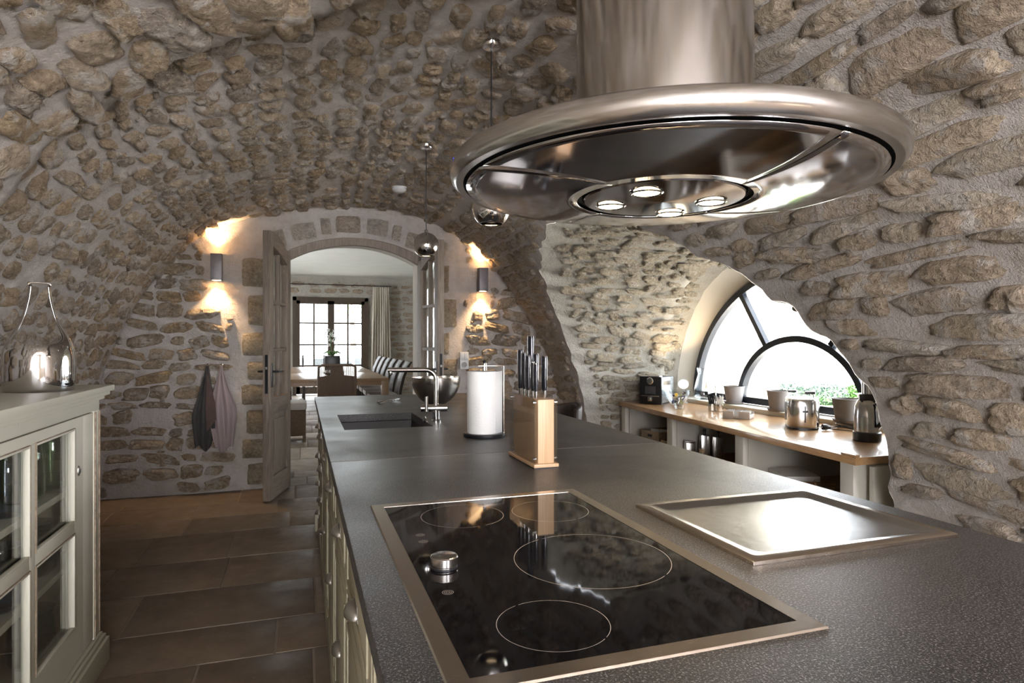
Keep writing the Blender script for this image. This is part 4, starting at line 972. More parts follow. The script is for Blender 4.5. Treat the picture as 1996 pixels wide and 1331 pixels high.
# ------------------------------------------------------------------ pendants, detector
def pendant(loc, zc, lb, cl):
    t_ = thing('pendant_lamp', lb, 'lamp', (loc[0], loc[1], loc[2]), 0, 'chrome ball pendants over the island')
    R_ = 0.08; pr = [(R_*math.sin(a), -R_*math.cos(a)) for a in [0.62+(PI-0.62)*i/20 for i in range(21)]]
    m = MB(); m.lathe(pr, 40, cap=False); o = m.build('ball_shade', 'chrome', t_); md = o.modifiers.new('s', 'SOLIDIFY'); md.thickness = 0.002
    m = MB(); m.lathe([(0.012, 0.079), (0.012, 0.095), (0.004, 0.10)], 16); m.build('cord_grip', 'chrome', t_)
    m = MB(); m.tube([(0, 0, 0.098), (0, 0, zc-loc[2]-0.018)], 0.0028, 6); m.build('cord', 'black', t_)
    m = MB(); m.lathe([(0.0, -0.024), (0.035, -0.022), (0.040, -0.016), (0.042, 0.0)], 24, (0, 0, zc-loc[2])); m.build('ceiling_rose', 'chrome', t_)
    m = MB(); m.lathe([(0, -0.045), (0.03, -0.035), (0.034, -0.01), (0.02, 0.02), (0, 0.03)], 20); m.build('bulb', 'bulb_dim', t_)
pendant((0.745, 3.91, 1.935), 2.565, 'chrome ball pendant lamp hanging in front of the doorway', 0)
pendant((0.745, 2.485, 1.88), 2.565, 'chrome ball pendant lamp half hidden behind the hood rim', 0)
t_ = thing('smoke_detector', 'small white smoke detector on the vault above the doorway', 'smoke detector', (0.75, 5.10, 2.575))
m = MB(); m.lathe([(0.058, 0.0), (0.058, -0.022), (0.045, -0.036), (0.03, -0.042), (0, -0.043)], 32, cap=False); m.build('housing', 'plastic_w', t_)
m = MB(); m.lathe([(0.058, 0.001), (0.062, 0.001), (0.062, -0.008), (0.058, -0.008)], 32, cap=False); m.build('base', 'plastic_w', t_)

# ------------------------------------------------------------------ wall lights
def sconce(x, z, lb, tilt):
    t_ = thing('wall_light', lb, 'wall light', (x, 6.1, z), 0, 'taupe up-and-down wall lights beside the doorway')
    m = MB(); m.box(-0.045, 0.045, -0.125, -0.035, -0.115, 0.115)
    o = m.build('housing', 'taupe', t_, bevel=0.002)
    m = MB(); m.box(-0.03, 0.03, -0.04, 0.0, -0.05, 0.05); m.build('bracket', 'taupe', t_, smooth=False)
    for s_ in (-1, 1):
        m = MB(); m.lathe([(0.0, 0), (0.034, 0)], 20, (0, -0.08, s_*0.1155)); m.build('lit_lens', 'bulb', t_, smooth=False)
        l = D.lights.new('sconce_spot', 'SPOT'); l.energy = 34; l.color = (1, 0.68, 0.37); l.spot_size = 1.6; l.spot_blend = 0.9; l.shadow_soft_size = 0.025
        lo = D.objects.new('sconce_spot', l); COL.objects.link(lo); lo.location = (x, 6.1-0.08, z+s_*0.125)
        lo.rotation_euler = Vector((0, 0.12, s_)).to_track_quat('-Z', 'Y').to_euler()
sconce(-0.70, 1.98, 'taupe wall light glowing left of the doorway above the towels', 0)
sconce(1.715, 1.945, 'taupe wall light glowing right of the doorway', 0)
t_ = thing('wall_socket', 'double switch and socket plate on the stone right of the doorway', 'socket', (1.54, 6.072, 1.14))
m = MB(); m.box(-0.044, 0.044, 0.0, 0.03, -0.085, 0.085); m.build('plate', 'plastic_w', t_, bevel=0.003)
for s_ in (-1, 1): m = MB(); m.box(min(s_*0.002, s_*0.036), max(s_*0.002, s_*0.036), -0.006, 0.0, 0.006, 0.078); m.build('switch_rocker', 'plastic_w', t_, bevel=0.002)
m = MB(); m.lathe([(0.027, 0.001), (0.025, 0.004), (0.022, 0.0), (0.0, 0.0)], 24, mt=rotm('X', PI/2, (0, 0, -0.042))); m.build('socket_well', simple('grey_socket', (0.2, 0.2, 0.2), 0.4), t_)

# ------------------------------------------------------------------ towels
def towel(name, x, mats, widths, folds, lb, seed):
    t_ = thing(name, lb, 'towel', (x, 6.04, 1.10))
    rows = [(0.02, 0.012), (-0.05, 0.022)]+widths
    m = MB(); nu = 26; vs = []; nr = len(rows); R = spline([(z_, w_) for z_, w_ in rows], 4)
    for z_, w_ in [(r_.x, r_.y) for r_ in R]:
        for j in range(nu+1):
            u_ = j/nu-0.5; am = min(0.02, 0.003+0.12*w_)
            zz = z_-(0.03*math.sin(u_*7+seed)*(1 if z_ < rows[-1][0]+0.05 else 0))
            vs.append((w_*u_*2*(1+0.0*math.sin(z_*9))+folds*(-z_)*0.12, am*math.sin(u_*17+seed+z_*2)-0.012, zz))
    k = nu+1; fs = [(i*k+j, i*k+j+1, (i+1)*k+j+1, (i+1)*k+j) for i in range(len(R)-1) for j in range(nu)]
    m.add(vs, fs); o = m.build('cloth', mats, t_, ang=80); md = o.modifiers.new('s', 'SOLIDIFY'); md.thickness = 0.004
    m = MB(); m.tube([(0, -0.015, -0.02), (-0.006, -0.02, 0.015), (0.006, -0.02, 0.015), (0, -0.015, -0.02)], 0.002, 6); m.build('hanging_loop', 'black', t_)
    h_ = thing('towel_hook', ('black' if 'dark' in lb else 'chrome')+' hook holding the '+('dark towel' if 'dark' in lb else 'checked towel'), 'hook', (x, 6.085, 1.125))
    m = MB(); m.lathe([(0.012, 0), (0.012, 0.006), (0, 0.008)], 16, mt=rotm('X', PI/2)); m.build('rosette', 'chrome', h_)
    m = MB(); m.tube([(0, 0, 0), (0, -0.035, -0.008), (0, -0.05, 0.012)], 0.005, 8); m.build('prong', 'chrome', h_)
    return t_
tt = towel('kitchen_towel', -0.775, 'towel_dark', [(-0.25, 0.06), (-0.42, 0.095), (-0.60, 0.075), (-0.70, 0.06)], -0.4, 'dark charcoal kitchen towel hanging from the left hook', 0.4)
m = MB(); m.add([(0.0, -0.040, -0.03), (0.065, -0.045, -0.30), (0.075, -0.045, -0.45), (0.0, -0.046, -0.55), (-0.01, -0.044, -0.35)], [(0, 1, 2, 3, 4)]); o = m.build('brown_fold', 'towel_brown', tt, smooth=False); md = o.modifiers.new('s', 'SOLIDIFY'); md.thickness = 0.004
towel('kitchen_towel', -0.665, 'waffle', [(-0.20, 0.065), (-0.37, 0.112), (-0.50, 0.100), (-0.68, 0.075), (-0.72, 0.07)], 0.25, 'pink and grey checked kitchen towel hanging from the right hook', 2.0)

# ------------------------------------------------------------------ glazed sideboard on the left
t_ = thing('glazed_sideboard', 'distressed cream glazed sideboard against the left vault', 'sideboard', (-0.79, 3.0, 0))
def Bx(nm, x0, x1, y0, y1, z0, z1, mat='cream', par=None, bev=0.003): m = MB(); m.box(x0, x1, y0, y1, z0, z1); return m.build(nm, mat, par or t_, bevel=bev)
LB = -2.4   # near end (local y)
tp = MB(); tp.box(-0.58, 0.045, LB-0.02, 0.045, 1.125, 1.15).box(-0.57, 0.032, LB-0.02, 0.032, 1.108, 1.125).box(-0.56, 0.016, LB, 0.016, 1.092, 1.108); tp.build('top', 'cream', t_, bevel=0.006)
Bx('frieze', -0.54, 0.0, LB, 0.0, 1.05, 1.092)
Bx('corner_post', -0.06, 0.0, -0.07, 0.0, 0.12, 1.05); Bx('corner_post', -0.06, 0.0, LB, LB+0.07, 0.12, 1.05); Bx('corner_post', -0.54, -0.48, -0.06, 0.0, 0.12, 1.05)
m = MB(); m.box(0.0, 0.006, -0.068, -0.060, 0.14, 1.045).box(0.0, 0.006, -0.014, -0.006, 0.14, 1.045); m.build('bead', 'worn', t_, bevel=0.002)
Bx('side_panel', -0.48, -0.01, -0.03, -0.01, 0.12, 1.05, 'olive'); Bx('side_panel', -0.48, -0.01, LB+0.01, LB+0.03, 0.12, 1.05)  # far side darker olive: shade inside the sideboard put into the colour
Bx('back_panel', -0.54, -0.52, LB, 0.0, 0.1, 1.05, 'olive')  # same olive, standing in for the shade at the back
m = MB(); m.box(-0.56, 0.03, LB, 0.03, 0.0, 0.10).box(-0.55, 0.02, LB, 0.02, 0.10, 0.118).box(-0.545, 0.010, LB, 0.010, 0.118, 0.13); m.build('plinth', 'cream', t_, bevel=0.004)
Bx('floor_board', -0.53, -0.03, LB+0.03, -0.03, 0.13, 0.155)
for z_ in (0.46, 0.745): Bx('shelf', -0.53, -0.05, LB+0.03, -0.03, z_, z_+0.025)
dy = [(-1.16, -0.20), (-2.14, -1.18)]
for k, (y0, y1) in enumerate(dy):
    dm = MB(); st = 0.10; z0, z1 = 0.135, 1.045; x0, x1 = -0.028, -0.002
    zt, zb = 1.01, 0.275
    dm.box(x0, x1, y0, y0+st, z0, z1).box(x0, x1, y1-st, y1, z0, z1).box(x0, x1, y0+st, y1-st, zt, z1).box(x0, x1, y0+st, y1-st, z0, zb)
    dr = dm.build('door', 'cream', t_, smooth=False)
    ym = (y0+y1)/2; zmid = 0.645
    for a in ((ym-0.022, ym+0.022, zb, zt), (y0+st, ym-0.022, zmid-0.02, zmid+0.02), (ym+0.022, y1-st, zmid-0.02, zmid+0.02)): Bx('muntin', x0+0.004, x1+0.002, *a, par=dr)
    for ya, yb_ in ((y0+st, ym-0.022), (ym+0.022, y1-st)):
        for za, zb2 in ((zb, zmid-0.02), (zmid+0.02, zt)):
            Bx('pane', -0.020, -0.017, ya, yb_, za, zb2, 'glass', dr, 0)
            w_ = 0.008; mm = MB()
            mm.box(-0.012, 0.003, ya, ya+w_, za, zb2).box(-0.012, 0.003, yb_-w_, yb_, za, zb2).box(-0.012, 0.003, ya+w_, yb_-w_, za, za+w_).box(-0.012, 0.003, ya+w_, yb_-w_, zb2-w_, zb2); mm.build('glazing_bead', 'cream', dr, bevel=0.002)
            wl_ = MB(); wl_.box(-0.0115, 0.0034, ya-0.0015, ya+0.001, za, zb2).box(-0.0115, 0.0034, ya, yb_, zb2-0.001, zb2+0.0015).box(-0.0115, 0.0034, yb_-0.001, yb_+0.0015, za, zb2); wl_.build('worn_edge', 'worn', dr, smooth=False)
    m = MB(); m.lathe([(0.0, 0.006), (0.006, 0.006), (0.013, 0.003), (0.014, 0)], 24, mt=rotm('Y', PI/2) @ Matrix.Diagonal((1.4, 0.8, 1, 1))); m.build('keyhole_plate', 'nickel', dr, (-0.002, y1-0.05, 0.845))
    m = MB(); m.box(0.0042, 0.0068, -0.002, 0.002, -0.007, 0.007); m.build('keyhole', 'black', dr, (-0.0015, y1-0.05, 0.845), smooth=False)
Bx('door_stop', -0.026, -0.003, -0.20+0.002, -0.07, 0.135, 1.045)
def jug(loc, R_, h_, mat, lb, rz=0):
    j = thing('glass_jug', lb, 'jug', loc, rz, 'coloured glass jugs inside the sideboard')
    pr = [(R_*0.72, 0.004), (R_*0.98, h_*0.12), (R_, h_*0.4), (R_*0.92, h_*0.75), (R_*0.82, h_*0.92), (R_*0.9, h_)]
    m = MB(); m.lathe([(0, 0.004)]+pr, 32, cap=False); o = m.build('body', mat, j); md = o.modifiers.new('s', 'SOLIDIFY'); md.thickness = 0.004
    m = MB(); m.tube([(0, R_*0.85, h_*0.9), (0, R_*1.45, h_*0.85), (0, R_*1.6, h_*0.55), (0, R_*0.98, h_*0.3)], 0.008, 8); m.build('handle', mat, j)
for a in (((-0.905, 2.83, 0.772), 0.068, 0.23, 'glass_green', 'green glass jug behind the upper right pane of the sideboard', 2.6), ((-0.925, 2.62, 0.772), 0.068, 0.22, 'glass_green', 'green glass jug behind the left side of the upper right pane', -2.8),
          ((-0.895, 2.42, 0.772), 0.062, 0.21, 'glass_blue', 'blue glass jug behind the upper left pane of the sideboard', 2.0), ((-0.92, 2.22, 0.772), 0.065, 0.2, 'glass_green', 'green glass jug at the far left of the upper shelf', 1.0),
          ((-0.92, 2.70, 0.487), 0.07, 0.19, 'glass_grey', 'clear grey glass jug on the middle shelf behind the right panes', 1.0), ((-0.90, 2.38, 0.487), 0.065, 0.2, 'glass_blue', 'blue glass jug on the middle shelf behind the left panes', 2.0),
          ((-0.93, 2.72, 0.157), 0.075, 0.2, 'glass_grey', 'clear grey glass jug on the bottom board behind the right panes', 0.6)): jug(*a)
# chrome cooler with cut-out handle
t_ = thing('wine_cooler', 'mirror-polished steel carafe with a looped cut-out handle on the sideboard', 'carafe', (-0.905, 2.72, 1.1505), 0.34)
pf = spline([(0.105, 0.0), (0.110, 0.03), (0.111, 0.10), (0.107, 0.145), (0.094, 0.185), (0.072, 0.225), (0.055, 0.26), (0.045, 0.30), (0.037, 0.345), (0.034, 0.385)], 6)
def prf(z_):
    for a_, b_ in zip(pf, pf[1:]):
        if a_.y <= z_ <= b_.y: return a_.x+(b_.x-a_.x)*(z_-a_.y)/max(1e-6, b_.y-a_.y)
    return pf[-1].x
n = 96; m = MB(); zs = [0.165*i/16 for i in range(17)]
m.add([(prf(z_)*math.cos(2*PI*j/n), prf(z_)*math.sin(2*PI*j/n), z_) for z_ in zs for j in range(n)], [(i*n+j, i*n+(j+1) % n, (i+1)*n+(j+1) % n, (i+1)*n+j) for i in range(16) for j in range(n)]+[tuple(range(n))[::-1]])
zs = [0.165+0.22*(i/40)**1.6 for i in range(41)]; k = 24
for s_ in (0, PI):
    vs = []
    for z_ in zs:
        hz = (0.50+0.25*max(0, (z_-0.25)/0.135))+(PI/2-0.50)*math.exp(-((z_-0.165)/0.014)**0.75)
        for q_ in range(k+1): a = s_-hz+2*hz*q_/k; vs.append((prf(z_)*math.cos(a), prf(z_)*math.sin(a), z_))
    m.add(vs, [(i*(k+1)+j, i*(k+1)+j+1, (i+1)*(k+1)+j+1, (i+1)*(k+1)+j) for i in range(40) for j in range(k)])
o = m.build('vessel', 'chrome', t_, ang=80)
bm_ = bmesh.new(); bm_.from_mesh(o.data); bmesh.ops.remove_doubles(bm_, verts=bm_.verts, dist=0.0004); bmesh.ops.recalc_face_normals(bm_, faces=bm_.faces); bm_.to_mesh(o.data); bm_.free()
md = o.modifiers.new('s', 'SOLIDIFY'); md.thickness = 0.003; md.offset = -1
m = MB(); vs = []
for i in range(17):
    a = PI*i/16
    for yy in (-0.023, 0.023):
        for rr_ in (0.0342, 0.0305): vs.append((rr_*math.copysign(abs(math.cos(a))**0.45, math.cos(a)), yy*(1 if abs(math.cos(a)) < 0.99 else 1), 0.383+rr_*0.28*math.sin(a)**0.6))
fs = []
for i in range(16):
    for p_, q in ((0, 1), (1, 3), (3, 2), (2, 0)): fs.append((4*i+p_, 4*i+q, 4*i+4+q, 4*i+4+p_))
m.add(vs, fs); m.build('handle_top', 'chrome', t_, ang=50)

# ------------------------------------------------------------------ oak counter with open cupboards in the niche
F0, F1 = Vector((2.62, 2.42)), Vector((2.92, 5.50))
def fx(y_, off=0.0): return F0.x+(F1.x-F0.x)*(y_-F0.y)/(F1.y-F0.y)+off
t_ = t_c = thing('oak_counter', 'oiled oak counter top running along the window niche', 'counter', (0, 0, 0.71))
m = MB(); m.prism([(fx(2.42), 2.42), (fx(5.50), 5.50), (3.6, 5.45), (3.6, 2.42)], 0.0, 0.04); m.build('board', 'oaktop', t_, bevel=0.004)
m = MB(); m.prism([(fx(2.42)+0.0, 2.42), (fx(2.52)+0.0, 2.52), (fx(2.52)+0.03, 2.52), (fx(2.42)+0.03, 2.42)], 0.0405, 0.052); m.build('end_lip', 'oaktop', t_, bevel=0.002)
ys_ = [2.50, 3.45, 4.42, 5.36]
for k, lb in enumerate(('open white cupboard at the right end holding a wooden tray box', 'open white cupboard in the middle of the niche counter', 'open white cupboard at the far left end of the niche counter')):
    y0, y1 = ys_[k], ys_[k+1]
    c_ = thing('open_cupboard', lb, 'cupboard', (0, 0, 0), 0, 'open cupboards under the oak counter')
    for j, yy in enumerate((y0, y1)):
        if j == 0 or k == 2:
            m = MB(); m.prism([(fx(yy-0.04, 0.02), yy-0.045), (fx(yy+0.04, 0.02), yy+0.045), (fx(yy+0.04, 0.06), yy+0.045), (fx(yy-0.04, 0.06), yy-0.045)], 0.0, 0.709); m.build('front_post', 'white_paint', c_, bevel=0.003)
            m = MB(); m.box(fx(yy, 0.07), 3.60, yy-0.03, yy+0.03, 0.0, 0.709); m.build('partition', 'white_paint', c_, smooth=False)
    m = MB(); m.prism([(fx(y0, 0.07), y0+0.031), (fx(y1, 0.07), y1-0.031), (3.60, y1-0.031), (3.60, y0+0.031)], 0.375, 0.40); m.build('shelf', 'boxwood', c_, smooth=False)
    m = MB(); m.box(3.575, 3.60, y0+0.03, y1-0.03, 0.0, 0.709); m.build('back_board', 'white_paint', c_, smooth=False)
    m = MB(); m.prism([(fx(y0, 0.07), y0+0.031), (fx(y1, 0.07), y1-0.031), (3.60, y1-0.031), (3.60, y0+0.031)], 0.06, 0.08); m.build('bottom_board', 'boxwood', c_, smooth=False)
m = MB(); m.box(2.72, 3.5, 2.40, 2.43, -0.71, -0.01); m.build('end_panel', 'white_paint', t_c, bevel=0.003)

CZ_ = 0.7505
# coffee machine
t_ = thing('coffee_machine', 'black and steel cube coffee machine at the far end of the counter', 'coffee machine', (3.17, 5.17, CZ_), -0.95)
m = MB(); m.box(-0.105, 0.105, -0.11, 0.17, 0.012, 0.25); m.build('body', steel('grey_blue_steel', (0.42, 0.47, 0.50), 0.3), t_, bevel=0.010)
m = MB(); m.box(-0.108, 0.108, -0.135, -0.108, 0.0, 0.255); m.build('front_fascia', 'black', t_, bevel=0.008)
m = MB(); m.lathe([(0.034, 0), (0.034, 0.012), (0.028, 0.018), (0, 0.018)], 28, mt=rotm('X', PI/2, (0, -0.135, 0.215))); m.build('dial', 'chrome', t_)
m = MB(); m.box(-0.05, 0.05, -0.137, -0.134, 0.095, 0.165); m.build('grille', simple('grey_grille', (0.10, 0.10, 0.11), 0.4, 0.5), t_, smooth=False)
m = MB(); m.box(-0.09, 0.09, -0.145, -0.134, 0.074, 0.08).box(-0.02, 0.02, -0.15, -0.134, 0.03, 0.07); m.build('spout_bar', 'chrome', t_, bevel=0.001)
m = MB(); m.box(0.104, 0.107, -0.08, 0.10, 0.175, 0.215); m.build('side_slot', 'black', t_, smooth=False)
m = MB(); m.box(-0.06, 0.06, -0.06, 0.10, 0.25, 0.258); m.build('lid', 'chrome', t_, bevel=0.003)
m = MB(); m.box(-0.1, 0.1, -0.11, 0.16, 0.0, 0.013); m.build('foot', 'black', t_, smooth=False)
# bowl with capsules
t_ = thing('glass_bowl', 'clear glass bowl full of coffee capsules on the oak counter', 'bowl', (3.24, 4.93, CZ_))
pr = [(0.04, 0.003), (0.065, 0.02), (0.095, 0.06), (0.112, 0.105), (0.118, 0.135)]
m = MB(); m.lathe([(0, 0.003)]+pr+[(r_-0.004, z_+0.001) for r_, z_ in pr[::-1]]+[(0, 0.008)], 40, cap=False); m.build('shell', 'glass_thin', t_)
rnd = random.Random(5); cols = [('gold', (0.45, 0.27, 0.03)), ('black', (0.02, 0.02, 0.03)), ('olive', (0.30, 0.33, 0.12)), ('purple', (0.07, 0.04, 0.12)), ('blue', (0.04, 0.07, 0.22)), ('silver', (0.5, 0.5, 0.5))]
for nme, c_ in cols: M['cap_'+nme] = simple('capsule_'+nme, c_, 0.3, 0.6)
for i in range(14):
    a = i*2.4; r_ = 0.022+0.042*((i*0.37) % 1); z_ = 0.035+0.016*(i//3); nme = cols[i % 6][0]
    m = MB(); m.lathe([(0, 0.0), (0.010, 0.0), (0.0135, 0.020), (0.0175, 0.021), (0.0175, 0.0235), (0, 0.024)], 16)
    o = m.build('coffee_capsule', 'cap_'+nme, None, (3.24+r_*math.cos(a), 4.93+r_*math.sin(a), CZ_+z_), rot=(rnd.uniform(0, 2.5), rnd.uniform(-1, 1), 0)); tag(o, nme+' coffee capsule in the glass bowl', 'capsule', nme+' capsules in the glass bowl')
def tumbler(loc, R_, h_, lb, nm='drinking_glass', grp=None):
    g_ = thing(nm, lb, 'glass', loc, 0, grp); pr = [(R_*0.7, 0.002), (R_*0.95, h_*0.3), (R_, h_*0.65), (R_*0.93, h_)]
    m = MB(); m.lathe([(0, 0.002)]+pr+[(r_-0.0025, z_) for r_, z_ in pr[::-1]]+[(0, 0.01)], 28, cap=False); m.build('shell', 'glass_thin', g_)
    m = MB(); m.tube([(R_*0.935*math.cos(2*PI*i/24), R_*0.935*math.sin(2*PI*i/24), h_) for i in range(24)], 0.0016, 6, True); m.build('rim', 'glass_thin', g_); return g_
tumbler((3.08, 4.66, CZ_), 0.045, 0.10, 'small round glass standing in front of the capsule bowl')
# little lamp
t_ = thing('clip_lamp', 'small round lit lamp standing behind the capsule bowl', 'lamp', (3.42, 5.10, CZ_))
m = MB(); m.lathe([(0, 0), (0.04, 0), (0.04, 0.008), (0.008, 0.014), (0.006, 0.15)], 24); m.build('base', 'plastic_w', t_)
dirv = Vector((-0.45, -0.75, 0.45)).normalized(); mt = Matrix.Translation((0, 0, 0.175)) @ dirv.to_track_quat('Z', 'Y').to_matrix().to_4x4()
m = MB(); m.lathe([(0.02, -0.045), (0.035, -0.03), (0.052, 0.0), (0.053, 0.008), (0.046, 0.008), (0.044, 0.003)], 28, mt=mt, cap=False); m.build('lamp_head', 'plastic_w', t_)
m = MB(); m.lathe([(0, 0.004), (0.045, 0.004)], 28, mt=mt); m.build('lit_face', 'lampface', t_, smooth=False)
l = D.lights.new('niche_lamp', 'SPOT'); l.energy = 10; l.color = (1, 0.70, 0.36); l.spot_size = 1.6; l.spot_blend = 0.8; l.shadow_soft_size = 0.04
lo = D.objects.new('niche_lamp', l); COL.objects.link(lo); lo.location = (3.38, 5.03, CZ_+0.25); lo.rotation_euler = Vector((-0.05, 0.25, 1)).to_track_quat('-Z', 'Y').to_euler()
# carafe
t_ = thing('glass_carafe', 'clear glass carafe with a flared neck on the window sill', 'carafe', (3.60, 5.04, 0.7855))
pr = [(0.06, 0.002), (0.088, 0.03), (0.090, 0.06), (0.078, 0.13), (0.060, 0.20), (0.050, 0.24), (0.062, 0.29)]
pr = [(p_.x, p_.y) for p_ in spline(pr, 4)]
m = MB(); m.lathe([(0, 0.002)]+pr+[(r_-0.003, z_) for r_, z_ in pr[::-1]]+[(0, 0.01)], 40, cap=False); m.build('vessel', 'glass_thin', t_)
m = MB(); m.tube([(0.060*math.cos(2*PI*i/32), 0.060*math.sin(2*PI*i/32), 0.29+0.01*math.cos(4*PI*i/32)) for i in range(32)], 0.0025, 6, True); m.build('rim', 'glass_thin', t_)
# plant pots
for x, y_, R_, h_, lb in ((3.575, 4.59, 0.088, 0.145, 'grey clay plant pot on the sill, nearest the glass carafe'), (3.53, 4.00, 0.088, 0.15, 'grey clay plant pot on the sill behind the toaster'), (3.47, 3.30, 0.088, 0.15, 'grey clay plant pot on the sill beside the steel flask')):
    t_ = thing('plant_pot', lb, 'plant pot', (x+0.02, y_, 0.7855), 0, 'grey clay pots on the window sill')
    m = MB(); m.lathe([(0, 0.012), (R_*0.74, 0.012), (R_*0.97, h_), (R_*1.0, h_+0.002), (R_*1.0, h_+0.01), (R_*0.9, h_+0.01), (R_*0.85, h_-0.02), (0, h_-0.02)], 40, cap=False); m.build('pot', 'grey_pot', t_)
    m = MB(); m.lathe([(0, 0), (R_*0.82, 0), (R_*0.98, 0.02), (R_*0.93, 0.02), (R_*0.8, 0.008), (0, 0.008)], 40, cap=False); m.build('saucer', 'grey_pot', t_)
# stick holder
t_ = thing('condiment_stand', 'chrome two-cup stand holding black and white stirrers', 'stand', (3.27, 4.41, CZ_), -1.0)
m = MB(); m.box(-0.003, 0.003, -0.006, 0.006, 0.0, 0.20).box(-0.045, 0.045, -0.03, 0.03, 0.0, 0.004); m.build('stem', 'chrome', t_)
m = MB(); m.lathe([(0, -0.008), (0.009, 0), (0, 0.008)], 12, (0, 0, 0.203)); m.build('finial', 'chrome', t_)
for sx in (-1, 1):
    m = MB(); m.lathe([(0, 0.005), (0.030, 0.005), (0.030, 0.06), (0.028, 0.06), (0.028, 0.01), (0, 0.01)], 24, (sx*0.034, 0, 0), cap=False); m.build('cup', 'chrome', t_)
for sx, mt_, nme in ((-1, 'black', 'black'), (1, 'white_ceramic', 'white')):
    m = MB()
    for i in range(26):
        a = rnd.uniform(0, 2*PI); r_ = 0.02*math.sqrt(rnd.random()); x, y_ = r_*math.cos(a), r_*math.sin(a)
        m.tube([(x*0.8, y_*0.8, 0.012), (x*1.7, y_*1.7, rnd.uniform(0.11, 0.135))], 0.0022, 5)
    R2 = Matrix.Rotation(-1.0, 2); v_ = R2 @ Vector((sx*0.034, 0)); o = m.build('stirrers', mt_, None, (3.27+v_.x, 4.41+v_.y, CZ_), smooth=False); tag(o, nme+' coffee stirrers standing in the '+('left' if sx < 0 else 'right')+' cup of the chrome stand', 'stirrers', kind='stuff')
# sugar / tea caddy
t_ = thing('tea_caddy', 'grey divided caddy with white sugar sachets on the oak counter', 'caddy', (3.14, 3.96, CZ_), -0.95)
m = MB(); m.box(-0.10, 0.10, -0.06, 0.06, 0, 0.008).box(-0.10, -0.02, -0.062, -0.054, 0, 0.055).box(0.02, 0.10, -0.062, -0.054, 0, 0.055).box(-0.10, 0.10, -0.06, -0.056, 0, 0.02).box(-0.10, -0.096, -0.06, 0.06, 0, 0.035).box(0.096, 0.10, -0.06, 0.06, 0, 0.035).box(-0.10, 0.10, 0.054, 0.06, 0, 0.05).box(-0.03, -0.026, -0.06, 0.06, 0, 0.035).box(0.026, 0.03, -0.06, 0.06, 0, 0.035); m.build('tray', simple('warm_grey_tray', (0.50, 0.45, 0.41), 0.5), t_, bevel=0.001)
for i, (x, y_, a, lb) in enumerate(((-0.06, 0.0, 0.3, 'white sugar sachets in the left compartment of the grey caddy'), (0.0, 0.01, -0.4, 'white sachets in the middle compartment of the grey caddy'), (0.062, 0.0, 0.5, 'white sachets in the right compartment of the grey caddy'))):
    m = MB()
    for j in range(5): m.box(-0.022, 0.022, -0.003, 0.0, 0.0, 0.05, rotm('Z', a*0.3, (0, -0.035+0.018*j, 0.0)) @ rotm('X', -0.25))
    v_ = Matrix.Rotation(-0.95, 2) @ Vector((x, y_)); o = m.build('sachets', 'white_ceramic', None, (3.14+v_.x, 3.96+v_.y, CZ_+0.009), rz=-0.95, smooth=False); tag(o, lb, 'sachets', 'sachets in the caddy')
# toaster
t_ = thing('toaster', 'rounded stainless steel toaster with a black cross-shaped lever slot', 'toaster', (3.21, 3.40, CZ_), -0.62)
def toast_rings(L_, W_, z0, z1, k=1.0):
    P = []
    for z_, s_ in ((z0, 0.97), (z0+0.01, 1.0), (z1-0.03, 1.0*k), (z1-0.008, 0.97*k), (z1, 0.90*k)):
        P.append([(L_*s_*math.copysign(abs(math.cos(a))**0.55, math.cos(a)), W_*s_*math.copysign(abs(math.sin(a))**0.55, math.sin(a)), z_) for a in [2*PI*i/48 for i in range(48)]])
    return P
loft(toast_rings(0.10, 0.155, 0.016, 0.20), (True, True)).build('body', steel('toaster_steel', (0.66, 0.64, 0.62), 0.16, (10, 10, 0.2)), t_)
loft(toast_rings(0.096, 0.150, 0.0, 0.017)[:3], (True, True)).build('foot', 'black', t_)
m = MB(); m.box(-0.004, 0.004, -0.1585, -0.150, 0.05, 0.155).box(-0.016, 0.016, -0.168, -0.150, 0.115, 0.127); m.build('lever', 'black', t_, bevel=0.001)
for s_ in (-1, 1): m = MB(); m.box(s_*0.04-0.012, s_*0.04+0.012, -0.11, 0.11, 0.198, 0.2015); m.build('slot', 'black', t_, smooth=False)
m = MB(); m.box(-0.1025, -0.098, -0.035, 0.035, 0.05, 0.17); m.build('control_panel', simple('grey_panel', (0.16, 0.17, 0.19), 0.3, 0.4), t_, bevel=0.001)
m = MB()
for p_ in ([(-0.06, -0.08, 0.203), (-0.06, -0.08, 0.225), (-0.06, 0.06, 0.225), (-0.06, 0.06, 0.203)], [(0.06, -0.08, 0.203), (0.06, -0.08, 0.225), (0.06, 0.06, 0.225), (0.06, 0.06, 0.203)], [(-0.06, -0.01, 0.225), (0.06, -0.01, 0.225)]): m.tube(p_, 0.003, 6)
m.build('bun_rack', 'chrome', t_)
m = MB(); m.box(-0.085, -0.035, -0.02, 0.02, 0.235, 0.25).box(0.02, 0.08, -0.03, 0.015, 0.226, 0.243); m.build('rack_grip', 'black', t_, bevel=0.004)
